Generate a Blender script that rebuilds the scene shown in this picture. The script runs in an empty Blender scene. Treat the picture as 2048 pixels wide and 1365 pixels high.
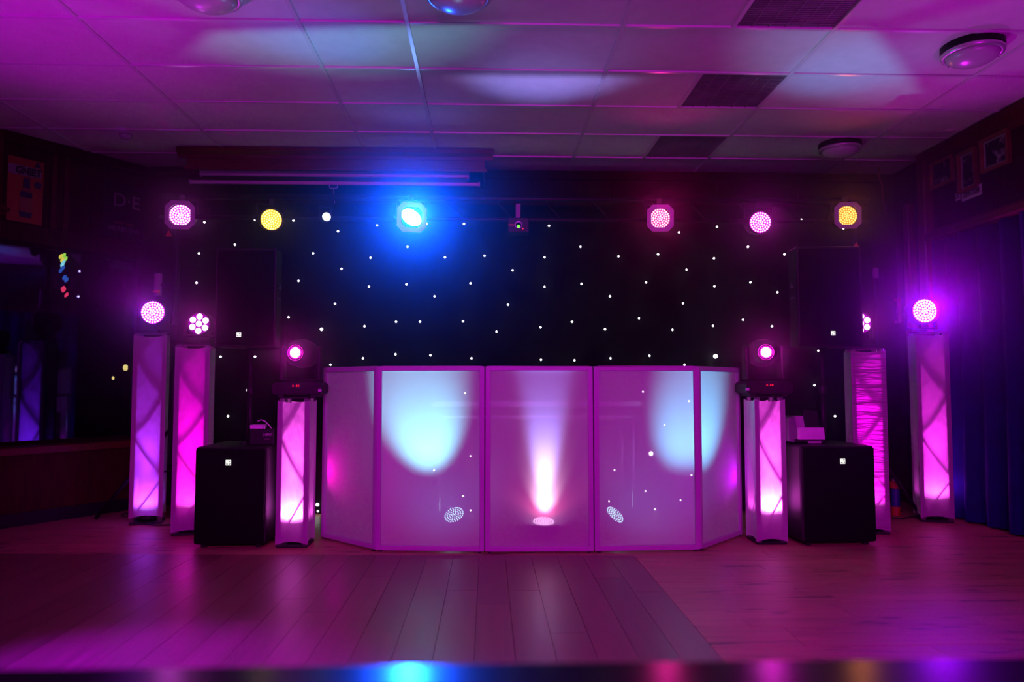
import bpy, bmesh, math, random
from mathutils import Vector, Matrix, Quaternion
random.seed(7)
PI = math.pi
S = bpy.context.scene
COL = S.collection

# ------------------------------------------------------------------ camera, world, big lights, exposure
F = 1485.0
PITCH = math.atan(87.5 / F); YAW = math.atan(48 / F)
EYE = Vector((0, 0, 1.08))
cam = bpy.data.cameras.new('camera'); cam_o = bpy.data.objects.new('camera', cam); COL.objects.link(cam_o)
cam.sensor_width = 36; cam.lens = F / 2048 * 36
cam.clip_start = 0.05
cam_o.location = EYE; cam_o.rotation_euler = (PI / 2 + PITCH, 0, -YAW)
cam.dof.use_dof = True; cam.dof.focus_distance = 5.2; cam.dof.aperture_fstop = 1.3
S.camera = cam_o
S.view_settings.view_transform = 'Standard'; S.view_settings.look = 'None'
S.view_settings.exposure = 0; S.view_settings.gamma = 1; S.view_settings.use_curve_mapping = False
try:
    S.cycles.use_denoising = True
    S.cycles.max_bounces = 6; S.cycles.diffuse_bounces = 3; S.cycles.glossy_bounces = 3
    S.cycles.transmission_bounces = 4; S.cycles.transparent_max_bounces = 12; S.cycles.volume_bounces = 0
    S.cycles.sample_clamp_indirect = 3; S.cycles.caustics_reflective = False; S.cycles.caustics_refractive = False
    S.cycles.use_light_tree = True
except Exception:
    pass
W = bpy.data.worlds.new('world'); S.world = W; W.use_nodes = True
W.node_tree.nodes['Background'].inputs[0].default_value = (0.5, 0.0, 0.6, 1)
W.node_tree.nodes['Background'].inputs[1].default_value = 0.003


def area(name, loc, target, size, color, power, sy=None):
    l = bpy.data.lights.new(name, 'AREA'); l.energy = power; l.color = color; l.size = size
    if sy: l.shape = 'RECTANGLE'; l.size_y = sy
    o = bpy.data.objects.new(name, l); COL.objects.link(o); o.location = loc
    o.rotation_euler = (Vector(target) - Vector(loc)).to_track_quat('-Z', 'Y').to_euler()
    return o


def spot(name, loc, target, color, power, angle, blend=1.0, radius=0.03, parent=None):
    l = bpy.data.lights.new(name, 'SPOT'); l.energy = power; l.color = color
    l.spot_size = math.radians(angle); l.spot_blend = blend; l.shadow_soft_size = radius
    o = bpy.data.objects.new(name, l); COL.objects.link(o); o.location = loc
    o.rotation_euler = (Vector(target) - Vector(loc)).to_track_quat('-Z', 'Y').to_euler()
    return o


# off-camera washes added in place of coloured light bouncing back from the hall
spot('added_front_wash', (-0.9, -2.6, 2.5), (0.1, 4.6, 0.4), (0.86, 0.0, 0.92), 720, 58, 0.9, 0.25)
spot('added_front_wash', (1.3, -2.6, 2.5), (0.7, 4.6, 0.4), (0.86, 0.0, 0.74), 680, 58, 0.9, 0.25)
spot('added_ceiling_wash', (-2.6, 2.6, 1.2), (-2.35, 3.6, 3.08), (.78, 0, 1), 110, 84, 1, .1)  # these three are added to tint the ceiling; no fixture stands here
spot('added_ceiling_wash', (2.8, 2.3, 1.2), (2.8, 3.5, 3.08), (.8, 0, .95), 60, 74, 1, .1)
spot('added_ceiling_wash', (0.2, 2.2, .9), (0.2, 5.6, 3.08), (.1, .05, .85), 30, 75, 1, .1)
area('added_low_wash', (0.8, -2.2, 1.0), (0.2, 4.2, 3.0), 2.5, (0.55, 0.03, 0.85), 24, 0.6)  # added low fill towards the ceiling, no fitting

# ------------------------------------------------------------------ pixel helpers: a point of the photograph at a known depth
FW = Vector((math.sin(YAW) * math.cos(PITCH), math.cos(YAW) * math.cos(PITCH), math.sin(PITCH)))
RT = Vector((math.cos(YAW), -math.sin(YAW), 0)); UP = RT.cross(FW)


def ray(px, py): return FW + RT * ((px - 1024) / F) - UP * ((py - 682.5) / F)
def atY(px, py, y): r = ray(px, py); return EYE + r * (y / r.y)
def atX(px, py, x): r = ray(px, py); return EYE + r * (x / r.x)
def atZ(px, py, z): r = ray(px, py); return EYE + r * ((z - EYE.z) / r.z)
def atP(px, py, p, n):
    r = ray(px, py); n = Vector(n); return EYE + r * ((Vector(p) - EYE).dot(n) / r.dot(n))


# ------------------------------------------------------------------ materials
MATS = {}
def mat(name, color, rough=0.6, metal=0.0, spec=0.5, noise=0.0, nscale=20, bump=0.0, bscale=60, stretch=None, coat=0.0):
    if name in MATS: return MATS[name]
    m = bpy.data.materials.new(name); m.use_nodes = True; nt = m.node_tree; b = nt.nodes['Principled BSDF']
    b.inputs['Base Color'].default_value = (*color, 1); b.inputs['Roughness'].default_value = rough
    b.inputs['Metallic'].default_value = metal; b.inputs['Specular IOR Level'].default_value = spec
    if coat: b.inputs['Coat Weight'].default_value = coat; b.inputs['Coat Roughness'].default_value = 0.15
    tc = nt.nodes.new('ShaderNodeTexCoord'); mp = nt.nodes.new('ShaderNodeMapping')
    nt.links.new(tc.outputs['Object'], mp.inputs['Vector'])
    if stretch: mp.inputs['Scale'].default_value = stretch
    if noise:
        n = nt.nodes.new('ShaderNodeTexNoise'); n.inputs['Scale'].default_value = nscale; n.inputs['Detail'].default_value = 6
        nt.links.new(mp.outputs[0], n.inputs['Vector'])
        r = nt.nodes.new('ShaderNodeValToRGB'); e = r.color_ramp.elements
        e[0].position = 0.3; e[1].position = 0.72
        e[0].color = (*[c * (1 - noise) for c in color], 1); e[1].color = (*[min(1, c * (1 + noise * 0.5)) for c in color], 1)
        nt.links.new(n.outputs['Fac'], r.inputs[0]); nt.links.new(r.outputs[0], b.inputs['Base Color'])
    if bump:
        n2 = nt.nodes.new('ShaderNodeTexNoise'); n2.inputs['Scale'].default_value = bscale; n2.inputs['Detail'].default_value = 4
        nt.links.new(mp.outputs[0], n2.inputs['Vector'])
        bp = nt.nodes.new('ShaderNodeBump'); bp.inputs['Strength'].default_value = bump; bp.inputs['Distance'].default_value = 0.01
        nt.links.new(n2.outputs['Fac'], bp.inputs['Height']); nt.links.new(bp.outputs[0], b.inputs['Normal'])
    MATS[name] = m
    return m


def plank_mat(name, color, vary, rough, axis, knots=0.0, coat=0.0):
    m = bpy.data.materials.new(name); m.use_nodes = True; nt = m.node_tree; b = nt.nodes['Principled BSDF']; L = nt.links.new
    oi = nt.nodes.new('ShaderNodeObjectInfo'); geo = nt.nodes.new('ShaderNodeNewGeometry')
    mp = nt.nodes.new('ShaderNodeMapping'); mp.inputs['Scale'].default_value = (30, 2.2, 1) if axis == 'Y' else (2.2, 30, 1)
    L(geo.outputs['Position'], mp.inputs['Vector'])
    cmb = nt.nodes.new('ShaderNodeCombineXYZ'); mul = nt.nodes.new('ShaderNodeMath'); mul.operation = 'MULTIPLY'; mul.inputs[1].default_value = 40
    L(oi.outputs['Random'], mul.inputs[0]); L(mul.outputs[0], cmb.inputs[0]); L(mul.outputs[0], cmb.inputs[1]); L(mul.outputs[0], cmb.inputs[2])
    L(cmb.outputs[0], mp.inputs['Location'])
    n = nt.nodes.new('ShaderNodeTexNoise'); n.inputs['Scale'].default_value = 1.0; n.inputs['Detail'].default_value = 8; n.inputs['Roughness'].default_value = 0.65
    L(mp.outputs[0], n.inputs['Vector'])
    r = nt.nodes.new('ShaderNodeValToRGB'); e = r.color_ramp.elements; e[0].position = 0.3; e[1].position = 0.7
    e[0].color = (*[c * 0.72 for c in color], 1); e[1].color = (*[c * 1.15 for c in color], 1)
    L(n.outputs['Fac'], r.inputs[0])
    mr = nt.nodes.new('ShaderNodeMapRange'); mr.inputs['To Min'].default_value = 1 - vary; mr.inputs['To Max'].default_value = 1 + vary * 0.6
    L(oi.outputs['Random'], mr.inputs['Value'])
    mx = nt.nodes.new('ShaderNodeMix'); mx.data_type = 'RGBA'; mx.blend_type = 'MULTIPLY'; mx.inputs[0].default_value = 1
    L(r.outputs[0], mx.inputs[6]); L(mr.outputs[0], mx.inputs[7])
    out = mx.outputs[2]
    if knots:
        mp2 = nt.nodes.new('ShaderNodeMapping'); mp2.inputs['Scale'].default_value = (2.0, 9, 1)
        L(geo.outputs['Position'], mp2.inputs['Vector']); L(cmb.outputs[0], mp2.inputs['Location'])
        n2 = nt.nodes.new('ShaderNodeTexNoise'); n2.inputs['Scale'].default_value = 1.6; n2.inputs['Detail'].default_value = 5
        L(mp2.outputs[0], n2.inputs['Vector'])
        r2 = nt.nodes.new('ShaderNodeValToRGB'); q = r2.color_ramp.elements; q[0].position = 0.60; q[1].position = 0.68
        q[0].color = (1, 1, 1, 1); q[1].color = (0.25, 0.25, 0.25, 1)
        L(n2.outputs['Fac'], r2.inputs[0])
        mx2 = nt.nodes.new('ShaderNodeMix'); mx2.data_type = 'RGBA'; mx2.blend_type = 'MULTIPLY'; mx2.inputs[0].default_value = knots
        L(out, mx2.inputs[6]); L(r2.outputs[0], mx2.inputs[7]); out = mx2.outputs[2]
    L(out, b.inputs['Base Color'])
    rr = nt.nodes.new('ShaderNodeMapRange'); rr.inputs['To Min'].default_value = rough * 0.8; rr.inputs['To Max'].default_value = rough * 1.3
    L(n.outputs['Fac'], rr.inputs['Value']); L(rr.outputs[0], b.inputs['Roughness'])
    bp = nt.nodes.new('ShaderNodeBump'); bp.inputs['Strength'].default_value = 0.12; bp.inputs['Distance'].default_value = 0.004
    L(n.outputs['Fac'], bp.inputs['Height']); L(bp.outputs[0], b.inputs['Normal'])
    if coat: b.inputs['Coat Weight'].default_value = coat; b.inputs['Coat Roughness'].default_value = 0.12
    MATS[name] = m
    return m


def emit(name, color, strength):
    if name in MATS: return MATS[name]
    m = bpy.data.materials.new(name); m.use_nodes = True; nt = m.node_tree
    nt.nodes.remove(nt.nodes['Principled BSDF'])
    e = nt.nodes.new('ShaderNodeEmission'); e.inputs[0].default_value = (*color, 1); e.inputs[1].default_value = strength
    nt.links.new(e.outputs[0], nt.nodes['Material Output'].inputs[0])
    try: m.cycles.emission_sampling = 'NONE'
    except Exception: pass
    MATS[name] = m
    return m


def fabric(name, color, translucent, see_through, wrinkle=0.0, horizontal=False):
    m = bpy.data.materials.new(name); m.use_nodes = True; nt = m.node_tree; L = nt.links.new
    nt.nodes.remove(nt.nodes['Principled BSDF'])
    d = nt.nodes.new('ShaderNodeBsdfDiffuse'); t = nt.nodes.new('ShaderNodeBsdfTranslucent'); tr = nt.nodes.new('ShaderNodeBsdfTransparent')
    d.inputs[0].default_value = (*color, 1); t.inputs[0].default_value = (*color, 1)
    a = nt.nodes.new('ShaderNodeMixShader'); a.inputs[0].default_value = translucent
    L(d.outputs[0], a.inputs[1]); L(t.outputs[0], a.inputs[2])
    b = nt.nodes.new('ShaderNodeMixShader'); b.inputs[0].default_value = see_through
    L(a.outputs[0], b.inputs[1]); L(tr.outputs[0], b.inputs[2])
    if wrinkle:
        tc = nt.nodes.new('ShaderNodeTexCoord'); mp = nt.nodes.new('ShaderNodeMapping')
        mp.inputs['Scale'].default_value = (3, 3, 22) if horizontal else (14, 14, 5)
        L(tc.outputs['Object'], mp.inputs['Vector'])
        n = nt.nodes.new('ShaderNodeTexNoise'); n.inputs['Scale'].default_value = 1.5; n.inputs['Detail'].default_value = 2
        L(mp.outputs[0], n.inputs['Vector'])
        bp = nt.nodes.new('ShaderNodeBump'); bp.inputs['Strength'].default_value = wrinkle; bp.inputs['Distance'].default_value = 0.03
        L(n.outputs['Fac'], bp.inputs['Height'])
        L(bp.outputs[0], d.inputs['Normal']); L(bp.outputs[0], t.inputs['Normal'])
    L(b.outputs[0], nt.nodes['Material Output'].inputs[0])
    MATS[name] = m
    return m


M_tile = mat('mineral_tile', (0.78, 0.76, 0.74), 0.85, noise=0.06, nscale=9, bump=0.25, bscale=220)
M_grille = mat('vent_grille', (0.24, 0.22, 0.23), 0.55, noise=.3, nscale=5)
M_tbar = mat('tbar_white_paint', (0.8, 0.79, 0.78), 0.22, spec=0.6)
M_dark = mat('ceiling_void', (0.02, 0.02, 0.02), 0.9)
M_wall = mat('dark_panelling', (0.05, 0.007, 0.004), 0.6, spec=0.15, noise=0.45, nscale=6, stretch=(6, 6, 0.6))
M_wallb = mat('dark_back_panelling', (0.014, 0.002, 0.002), 0.7, spec=0.1, noise=0.4, nscale=6, stretch=(6, 6, 0.6))
M_wood = mat('varnished_oak', (0.11, 0.012, 0.008), 0.4, spec=0.3, noise=0.4, nscale=5, stretch=(1, 8, 8))
M_woodv = mat('varnished_oak_upright', (0.15, 0.02, 0.012), 0.4, noise=0.4, nscale=5, stretch=(9, 9, 0.8))
M_black = mat('black_metal', (0.006, 0.006, 0.008), 0.5, spec=0.3)
M_blackpl = mat('black_plastic', (0.006, 0.006, 0.008), 0.5, spec=0.25, bump=0.06, bscale=300)
M_grillebk = mat('speaker_grille_cloth', (0.003, 0.003, 0.004), 0.85, spec=0.1, bump=0.3, bscale=600)
M_chrome = mat('polished_aluminium', (0.75, 0.75, 0.77), 0.2, metal=1.0)
M_truss = mat('truss_aluminium', (0.62, 0.62, 0.64), 0.35, metal=0.85)
M_frame = mat('silver_frame_paint', (0.42, 0.4, 0.45), 0.45)
M_white = mat('white_enamel', (0.48, 0.46, 0.5), 0.4)
M_glassdome = mat('frosted_dome', (0.62, 0.6, 0.62), 0.25, spec=0.6)
M_rim = mat('satin_rim', (0.72, 0.7, 0.72), 0.3, metal=0.5)
M_curtain = mat('blue_velvet_curtain', (0.004, 0.006, 0.12), 0.75, spec=0.15, noise=0.25, nscale=8, bump=0.15, bscale=80)
M_star = mat('black_star_cloth', (0.003, 0.003, 0.006), 0.95, spec=0.05, bump=0.3, bscale=8)
M_badge = emit('badge_glow', (1, 1, 0.95), 1.0)  # white glow added to the badges so they stay bright under the wash
M_badgem = mat('badge_white_print', (0.9, 0.9, 0.86), 0.3)
M_ink = mat('black_ink', (0.01, 0.01, 0.012), 0.5)
M_orange = mat('orange_plastic', (0.32, 0.03, 0.008), 0.45)
M_bluepl = mat('blue_plastic', (0.008, 0.015, 0.16), 0.45)
M_cable = mat('black_rubber', (0.01, 0.01, 0.01), 0.6)
M_pale = mat('pale_label', (0.72, 0.7, 0.74), 0.5, noise=0.12, nscale=30)
M_posterO = mat('poster_orange', (0.4, 0.06, 0.02), 0.5, noise=0.1, nscale=6)
M_posterW = mat('poster_cream', (0.34, 0.3, 0.34), 0.5)
M_posterB = mat('poster_dark_print', (0.02, 0.025, 0.09), 0.5)
M_mount = mat('picture_mount', (0.45, 0.42, 0.42), 0.5)
M_gold = mat('oak_picture_frame', (0.3, 0.09, 0.03), 0.4, noise=0.3, nscale=12)
M_gel = mat('gel_frame_grey', (0.35, 0.33, 0.36), 0.5)
M_table = mat('polished_table_top', (0.004, 0.003, 0.006), 0.19, spec=0.5)
M_floorbase = mat('floor_base', (0.02, 0.008, 0.006), 0.9)
M_dance = plank_mat('dance_floor_plank', (0.2, 0.08, 0.07), 0.16, 0.38, 'Y', coat=0.03)
M_border = plank_mat('oak_border_plank', (0.42, 0.2, 0.13), 0.12, 0.42, 'X', knots=0.8)
M_cover = fabric('white_spandex', (0.82, 0.8, 0.82), 0.6, 0.03, 0.25)
M_coverw = fabric('white_spandex_wrinkled', (0.82, 0.8, 0.82), 0.6, 0.03, 0.9, True)
M_screen = fabric('white_screen_lycra', (0.85, 0.83, 0.85), 0.5, 0.14)
M_side = fabric('white_spandex_opaque', (0.7, 0.68, 0.7), 0.03, 0.0, 0.2)  # nearly opaque copy of the spandex, to keep these totem sides dark


def photo_mat(name, seed):
    m = bpy.data.materials.new(name); m.use_nodes = True; nt = m.node_tree; b = nt.nodes['Principled BSDF']; L = nt.links.new
    tc = nt.nodes.new('ShaderNodeTexCoord'); mp = nt.nodes.new('ShaderNodeMapping'); mp.inputs['Location'].default_value = (seed, seed * 2, seed)
    L(tc.outputs['Object'], mp.inputs['Vector'])
    n = nt.nodes.new('ShaderNodeTexNoise'); n.inputs['Scale'].default_value = 14; n.inputs['Detail'].default_value = 5
    L(mp.outputs[0], n.inputs['Vector'])
    r = nt.nodes.new('ShaderNodeValToRGB'); e = r.color_ramp.elements; e[0].position = 0.52; e[1].position = 0.66
    e[0].color = (0.02, 0.02, 0.022, 1); e[1].color = (0.4, 0.38, 0.38, 1)
    L(n.outputs['Fac'], r.inputs[0]); L(r.outputs[0], b.inputs['Base Color']); b.inputs['Roughness'].default_value = 0.25
    return m


# ------------------------------------------------------------------ mesh builder
class MB:
    def __init__(s): s.v = []; s.f = []
    def add(s, vs, fs):
        k = len(s.v); s.v += [tuple(v) for v in vs]; s.f += [tuple(i + k for i in f) for f in fs]; return s
    def box(s, x0, x1, y0, y1, z0, z1):
        vs = [(x0, y0, z0), (x1, y0, z0), (x1, y1, z0), (x0, y1, z0), (x0, y0, z1), (x1, y0, z1), (x1, y1, z1), (x0, y1, z1)]
        return s.add(vs, [(0, 3, 2, 1), (4, 5, 6, 7), (0, 1, 5, 4), (1, 2, 6, 5), (2, 3, 7, 6), (3, 0, 4, 7)])
    def obox(s, c, ux, uy, uz):      # oriented box: centre and three half-axis vectors
        c = Vector(c); ux, uy, uz = Vector(ux), Vector(uy), Vector(uz)
        vs = [c + ux * a + uy * b + uz * d for d in (-1, 1) for a, b in ((-1, -1), (1, -1), (1, 1), (-1, 1))]
        return s.add(vs, [(0, 3, 2, 1), (4, 5, 6, 7), (0, 1, 5, 4), (1, 2, 6, 5), (2, 3, 7, 6), (3, 0, 4, 7)])
    def prism(s, pts, ax, a0, a1):   # polygon in the two other axes, extruded along ax
        n = len(pts)
        def mk(p, a):
            return {'x': (a, p[0], p[1]), 'y': (p[0], a, p[1]), 'z': (p[0], p[1], a)}[ax]
        vs = [mk(p, a0) for p in pts] + [mk(p, a1) for p in pts]
        return s.add(vs, [tuple(range(n)), tuple(range(2 * n - 1, n - 1, -1))] + [(i, i + n, (i + 1) % n + n, (i + 1) % n) for i in range(n)])
    def tube(s, pts, r, n=8, caps=True):
        pts = [Vector(p) for p in pts]; vs = []; fs = []
        t0 = (pts[1] - pts[0]).normalized(); ref = Vector((0, 0, 1)) if abs(t0.z) < 0.9 else Vector((1, 0, 0))
        a = t0.cross(ref).normalized()
        for i, p in enumerate(pts):
            t = (pts[min(i + 1, len(pts) - 1)] - pts[max(i - 1, 0)]).normalized()
            a = (a - t * a.dot(t)).normalized(); b = t.cross(a)
            rr = r[i] if isinstance(r, (list, tuple)) else r
            vs += [p + (a * math.cos(2 * PI * k / n) + b * math.sin(2 * PI * k / n)) * rr for k in range(n)]
        for i in range(len(pts) - 1):
            for k in range(n):
                fs.append((i * n + k, i * n + (k + 1) % n, (i + 1) * n + (k + 1) % n, (i + 1) * n + k))
        if caps: fs += [tuple(range(n - 1, -1, -1)), tuple((len(pts) - 1) * n + k for k in range(n))]
        return s.add(vs, fs)
    def lathe(s, prof, n=24, axis='z', c=(0, 0, 0)):   # profile of (radius, height)
        vs = []; fs = []; c = Vector(c)
        for r, h in prof:
            for k in range(n):
                q = (r * math.cos(2 * PI * k / n), r * math.sin(2 * PI * k / n))
                vs.append(c + (Vector((q[0], q[1], h)) if axis == 'z' else Vector((q[0], h, q[1])) if axis == 'y' else Vector((h, q[0], q[1]))))
        for i in range(len(prof) - 1):
            for k in range(n):
                fs.append((i * n + k, i * n + (k + 1) % n, (i + 1) * n + (k + 1) % n, (i + 1) * n + k))
        if prof[0][0] > 1e-6: fs.append(tuple(range(n - 1, -1, -1)))
        if prof[-1][0] > 1e-6: fs.append(tuple((len(prof) - 1) * n + k for k in range(n)))
        return s.add(vs, fs)
    def build(s, name, m, parent=None, smooth=False, bevel=0.0, seg=2, loc=None):
        me = bpy.data.meshes.new(name); me.from_pydata(s.v, [], s.f); me.validate(); me.update()
        bm = bmesh.new(); bm.from_mesh(me)
        bmesh.ops.remove_doubles(bm, verts=bm.verts, dist=1e-6)
        bmesh.ops.recalc_face_normals(bm, faces=bm.faces)
        bm.to_mesh(me); bm.free()
        if smooth:
            for p in me.polygons: p.use_smooth = True
        me.materials.append(m)
        o = bpy.data.objects.new(name, me); COL.objects.link(o)
        if parent: o.parent = parent
        if loc is not None: o.location = loc
        if bevel:
            b = o.modifiers.new('bevel', 'BEVEL'); b.width = bevel; b.segments = seg; b.limit_method = 'ANGLE'
        return o


def thing(name, label, cat, loc=(0, 0, 0), rotz=0, group=None):
    o = bpy.data.objects.new(name, None); COL.objects.link(o); o.empty_display_size = 0.1
    o.location = loc; o.rotation_euler = (0, 0, rotz); o['label'] = label; o['category'] = cat
    if group: o['group'] = group
    return o


def tag(o, label, cat, group=None, kind=None):
    o['label'] = label; o['category'] = cat
    if group: o['group'] = group
    if kind: o['kind'] = kind
    return o


def struct(o, label=None, cat=None):
    o['kind'] = 'structure'
    if label: o['label'] = label
    if cat: o['category'] = cat
    return o


def share(name, src, parent, loc, rot=None):
    o = bpy.data.objects.new(name, src.data); COL.objects.link(o); o.parent = parent; o.location = loc
    if rot: o.rotation_euler = rot
    for mo in src.modifiers:
        if mo.type == 'BEVEL':
            b = o.modifiers.new('bevel', 'BEVEL'); b.width = mo.width; b.segments = mo.segments; b.limit_method = 'ANGLE'
    return o


def text(s, size, m, parent, matrix, name='lettering', ax='CENTER', squeeze=1.0, extrude=0.001, bold=0.0):
    cu = bpy.data.curves.new(name, 'FONT'); cu.body = s; cu.size = size; cu.align_x = ax; cu.align_y = 'CENTER'; cu.extrude = extrude
    cu.offset = bold
    t = bpy.data.objects.new(name + '_tmp', cu); COL.objects.link(t)
    bpy.context.view_layer.update()
    me = bpy.data.meshes.new_from_object(t.evaluated_get(bpy.context.evaluated_depsgraph_get()))
    bpy.data.objects.remove(t)
    for v in me.vertices: v.co.x *= squeeze
    me.materials.clear(); me.materials.append(m); me.name = name
    o = bpy.data.objects.new(name, me); COL.objects.link(o)
    if parent: o.parent = parent
    o.matrix_local = matrix
    return o


def face_matrix(origin, right, up):
    right = Vector(right).normalized(); up = Vector(up).normalized(); n = right.cross(up)
    return Matrix(((right.x, up.x, n.x, origin[0]), (right.y, up.y, n.y, origin[1]), (right.z, up.z, n.z, origin[2]), (0, 0, 0, 1)))


# ------------------------------------------------------------------ the room
CEIL = 3.08
RX = 3.86; BY = 6.85
# floor: base slab, dark dance-floor planks running away from the camera, oak border planks running across
floor = struct(MB().box(-6.2, 4.2, -3, 7.2, -0.08, -0.02).build('floor', M_floorbase))
EDGE_X = 0.925
def back_edge(x): return 4.742 - 0.045 * (x - 0.916)
pw = 0.163; x = EDGE_X; npl = 0
while x > -4.0:
    y1 = back_edge(x - pw / 2); y = y1; first = True
    while y > 1.3:
        ln = random.uniform(0.5, 1.5) if first else random.uniform(1.2, 1.7); first = False
        y0 = max(y - ln, 1.1)
        MB().box(-pw / 2 + 0.001, pw / 2 - 0.001, -(y - y0) / 2 + 0.001, (y - y0) / 2 - 0.001, -0.012, random.uniform(-0.0004, 0.0004)).build('plank', M_dance, floor, loc=(x - pw / 2, (y + y0) / 2, 0))
        y = y0
    x -= pw
bw = 0.125
def border_row(y0, xa, xb, z=-0.0015):
    xx = xa - random.uniform(0, 0.9)
    while xx < xb:
        ln = random.uniform(0.8, 1.3); a = max(xx, xa); b = min(xx + ln, xb); xx += ln
        if b - a < 0.05: continue
        MB().box(-(b - a) / 2 + 0.001, (b - a) / 2 - 0.001, -bw / 2 + 0.001, bw / 2 - 0.001, -0.014, z + random.uniform(-0.0005, 0.0005)).build('plank', M_border, floor, loc=((a + b) / 2, y0 + bw / 2, 0))
y = 1.1
while y < 4.66:
    border_row(y, EDGE_X + 0.002, 3.85); y += bw
while y < 5.75:
    border_row(y, -4.0, 3.85, -0.0025); y += bw
bk = MB()
while y < BY:
    xx = -4.2
    while xx < 3.85:
        ln = random.uniform(0.9, 1.3); b = min(xx + ln, 3.85)
        bk.box(xx + 0.001, b - 0.001, y + 0.001, y + bw - 0.001, -0.014, -0.0025 + random.uniform(-0.0005, 0.0005)); xx = b
    y += bw
o = bk.build('far_planks', M_border, floor); o['kind'] = 'stuff'

# ceiling: void slab, mineral tiles, vent grilles, T-bar grid
ceiling = struct(MB().box(-6.2, 4.2, -3, 7.2, 3.12, 3.2).build('ceiling', M_dark))
GX = [-4.65, -3.45, -2.25, -1.05, -0.45, 0.75, 1.95, 3.15, 3.86]
GY = [2.22 + 0.6 * i for i in range(8)] + [BY + 0.02]
protos = {}
def tile_obj(w, d, loc, grille=False):
    key = (round(w, 3), round(d, 3), grille)
    if key not in protos:
        mb = MB()
        if grille:
            mb.box(-w / 2, w / 2, -d / 2, d / 2, 0.004, 0.012)
            for i in range(int(d / 0.02)):
                yy = -d / 2 + 0.01 + i * 0.02
                mb.box(-w / 2, w / 2, yy - 0.003, yy + 0.003, 0.0, 0.006)
            for i in range(1, 6):
                mb.box(-w / 2 + w * i / 6 - 0.003, -w / 2 + w * i / 6 + 0.003, -d / 2, d / 2, -0.001, 0.006)
        else:
            n = 6
            for i in range(n):
                for j in range(4):
                    vs = []
                    for a, b in ((i, j), (i + 1, j), (i + 1, j + 1), (i, j + 1)):
                        u, v = a / n, b / 4
                        vs.append((w * (u - .5), d * (v - .5), -0.005 * math.sin(PI * u) * math.sin(PI * v)))
                    mb.add(vs, [(0, 1, 2, 3)])
            mb.box(-w / 2, w / 2, -d / 2, d / 2, 0.002, 0.014)
        o = mb.build('vent_grille' if grille else 'ceiling_tile', M_grille if grille else M_tile, ceiling, smooth=False, loc=loc)
        protos[key] = o
    else:
        o = share('vent_grille' if grille else 'ceiling_tile', protos[key], ceiling, loc)
    o.rotation_euler = (random.uniform(-.002, .002), random.uniform(-.0015, .0015), 0)
    return o
for i in range(len(GX) - 1):
    for j in range(len(GY) - 1):
        xa, xb, ya, yb = GX[i] + .004, GX[i + 1] - .004, GY[j] + .004, GY[j + 1] - .004
        zz = CEIL + 0.006 + random.uniform(0, 0.003)
        if i == 5 and j in (2, 4, 6):
            xm = 1.37
            tile_obj(round(xm - .012 - xa, 3), round(yb - ya, 3), ((xa + xm - .012) / 2, (ya + yb) / 2, zz))
            tile_obj(round(xb - xm - .012, 3), round(yb - ya, 3), ((xb + xm + .012) / 2, (ya + yb) / 2, zz), True)
            MB().box(xm - .012, xm + .012, ya, yb, CEIL - 0.003, CEIL + 0.02).build('grid_bar', M_tbar, ceiling)
        else:
            tile_obj(round(xb - xa, 3), round(yb - ya, 3), ((xa + xb) / 2, (ya + yb) / 2, zz))
for gx in GX[:-1]:
    MB().box(gx - .012, gx + .012, GY[0], BY, CEIL - 0.003, CEIL + 0.03).build('grid_bar', M_tbar, ceiling, bevel=0.0015, seg=1)
for j, gy in enumerate(GY[:-1]):
    for i in range(len(GX) - 1):
        MB().box(GX[i] + .0125, GX[i + 1] - .0125, gy - .012, gy + .012, CEIL - 0.002, CEIL + 0.02).build('grid_bar', M_tbar, ceiling, bevel=0.0015, seg=1)

# walls
wb = struct(MB().box(-6.2, 4.2, BY, BY + 0.15, 0, 3.12).build('wall_back', M_wallb))
for px in (1010, 1230, 1440, 1600):
    p = atY(px, 370, BY)
    MB().box(p.x - .03, p.x + .03, BY - 0.02, BY, 2.55, 3.0).build('panel_stile', M_wallb, wb)
MB().box(-3.1, 3.7, BY - 0.03, BY, 3.0, 3.08).build('panel_rail', M_wallb, wb)
wr = struct(MB().box(RX, RX + 0.15, -3, BY + 0.1, 0, 3.12).build('wall_right', M_wall))
struct(MB().box(-4.2, -4.05, -3, 5.62, 0, 3.12).build('wall_left', M_wall))
struct(MB().box(-6.35, -6.2, 4.5, 7.0, 0, 3.12).build('wall_bar', M_wallb))
# angled wall of the bar on the left
W0 = Vector((-3.78, 5.956, 0)); U = Vector((0.56, 0.83, 0)).normalized(); N = Vector((U.y, -U.x, 0))
def wl(t, n, z): return W0 + U * t + N * n + Vector((0, 0, z))
def wbox(mb, t0, t1, n0, n1, z0, z1):
    c = wl((t0 + t1) / 2, (n0 + n1) / 2, (z0 + z1) / 2)
    return mb.obox(c, U * (t1 - t0) / 2, N * (n1 - n0) / 2, Vector((0, 0, (z1 - z0) / 2)))
T0, T1 = -0.5, 1.08
WZ0, WZ1 = 0.6, 2.225
wa = struct(wbox(MB(), T0, T1, -0.12, 0, WZ1, 3.09).build('wall_angle', M_wall))
wbox(MB(), T0, T1, 0, 0.03, WZ1, WZ1 + 0.14).build('panel_rail', M_wall, wa, bevel=0.006)
wbox(MB(), T0, T1, 0, 0.05, 3.0, 3.085).build('panel_rail', M_wall, wa, bevel=0.01)
for t in (0.30, 0.40):
    wbox(MB(), t - .02, t + .02, 0, 0.022, WZ1 + .14, 3.0).build('panel_stile', M_wood, wa, bevel=0.004)
wc = struct(wbox(MB(), T0, T1, -0.12, 0.2, 0, WZ0 - 0.06).build('wall_counter', M_wall), 'dark red panelled counter front below the bar window', 'wall')
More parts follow.
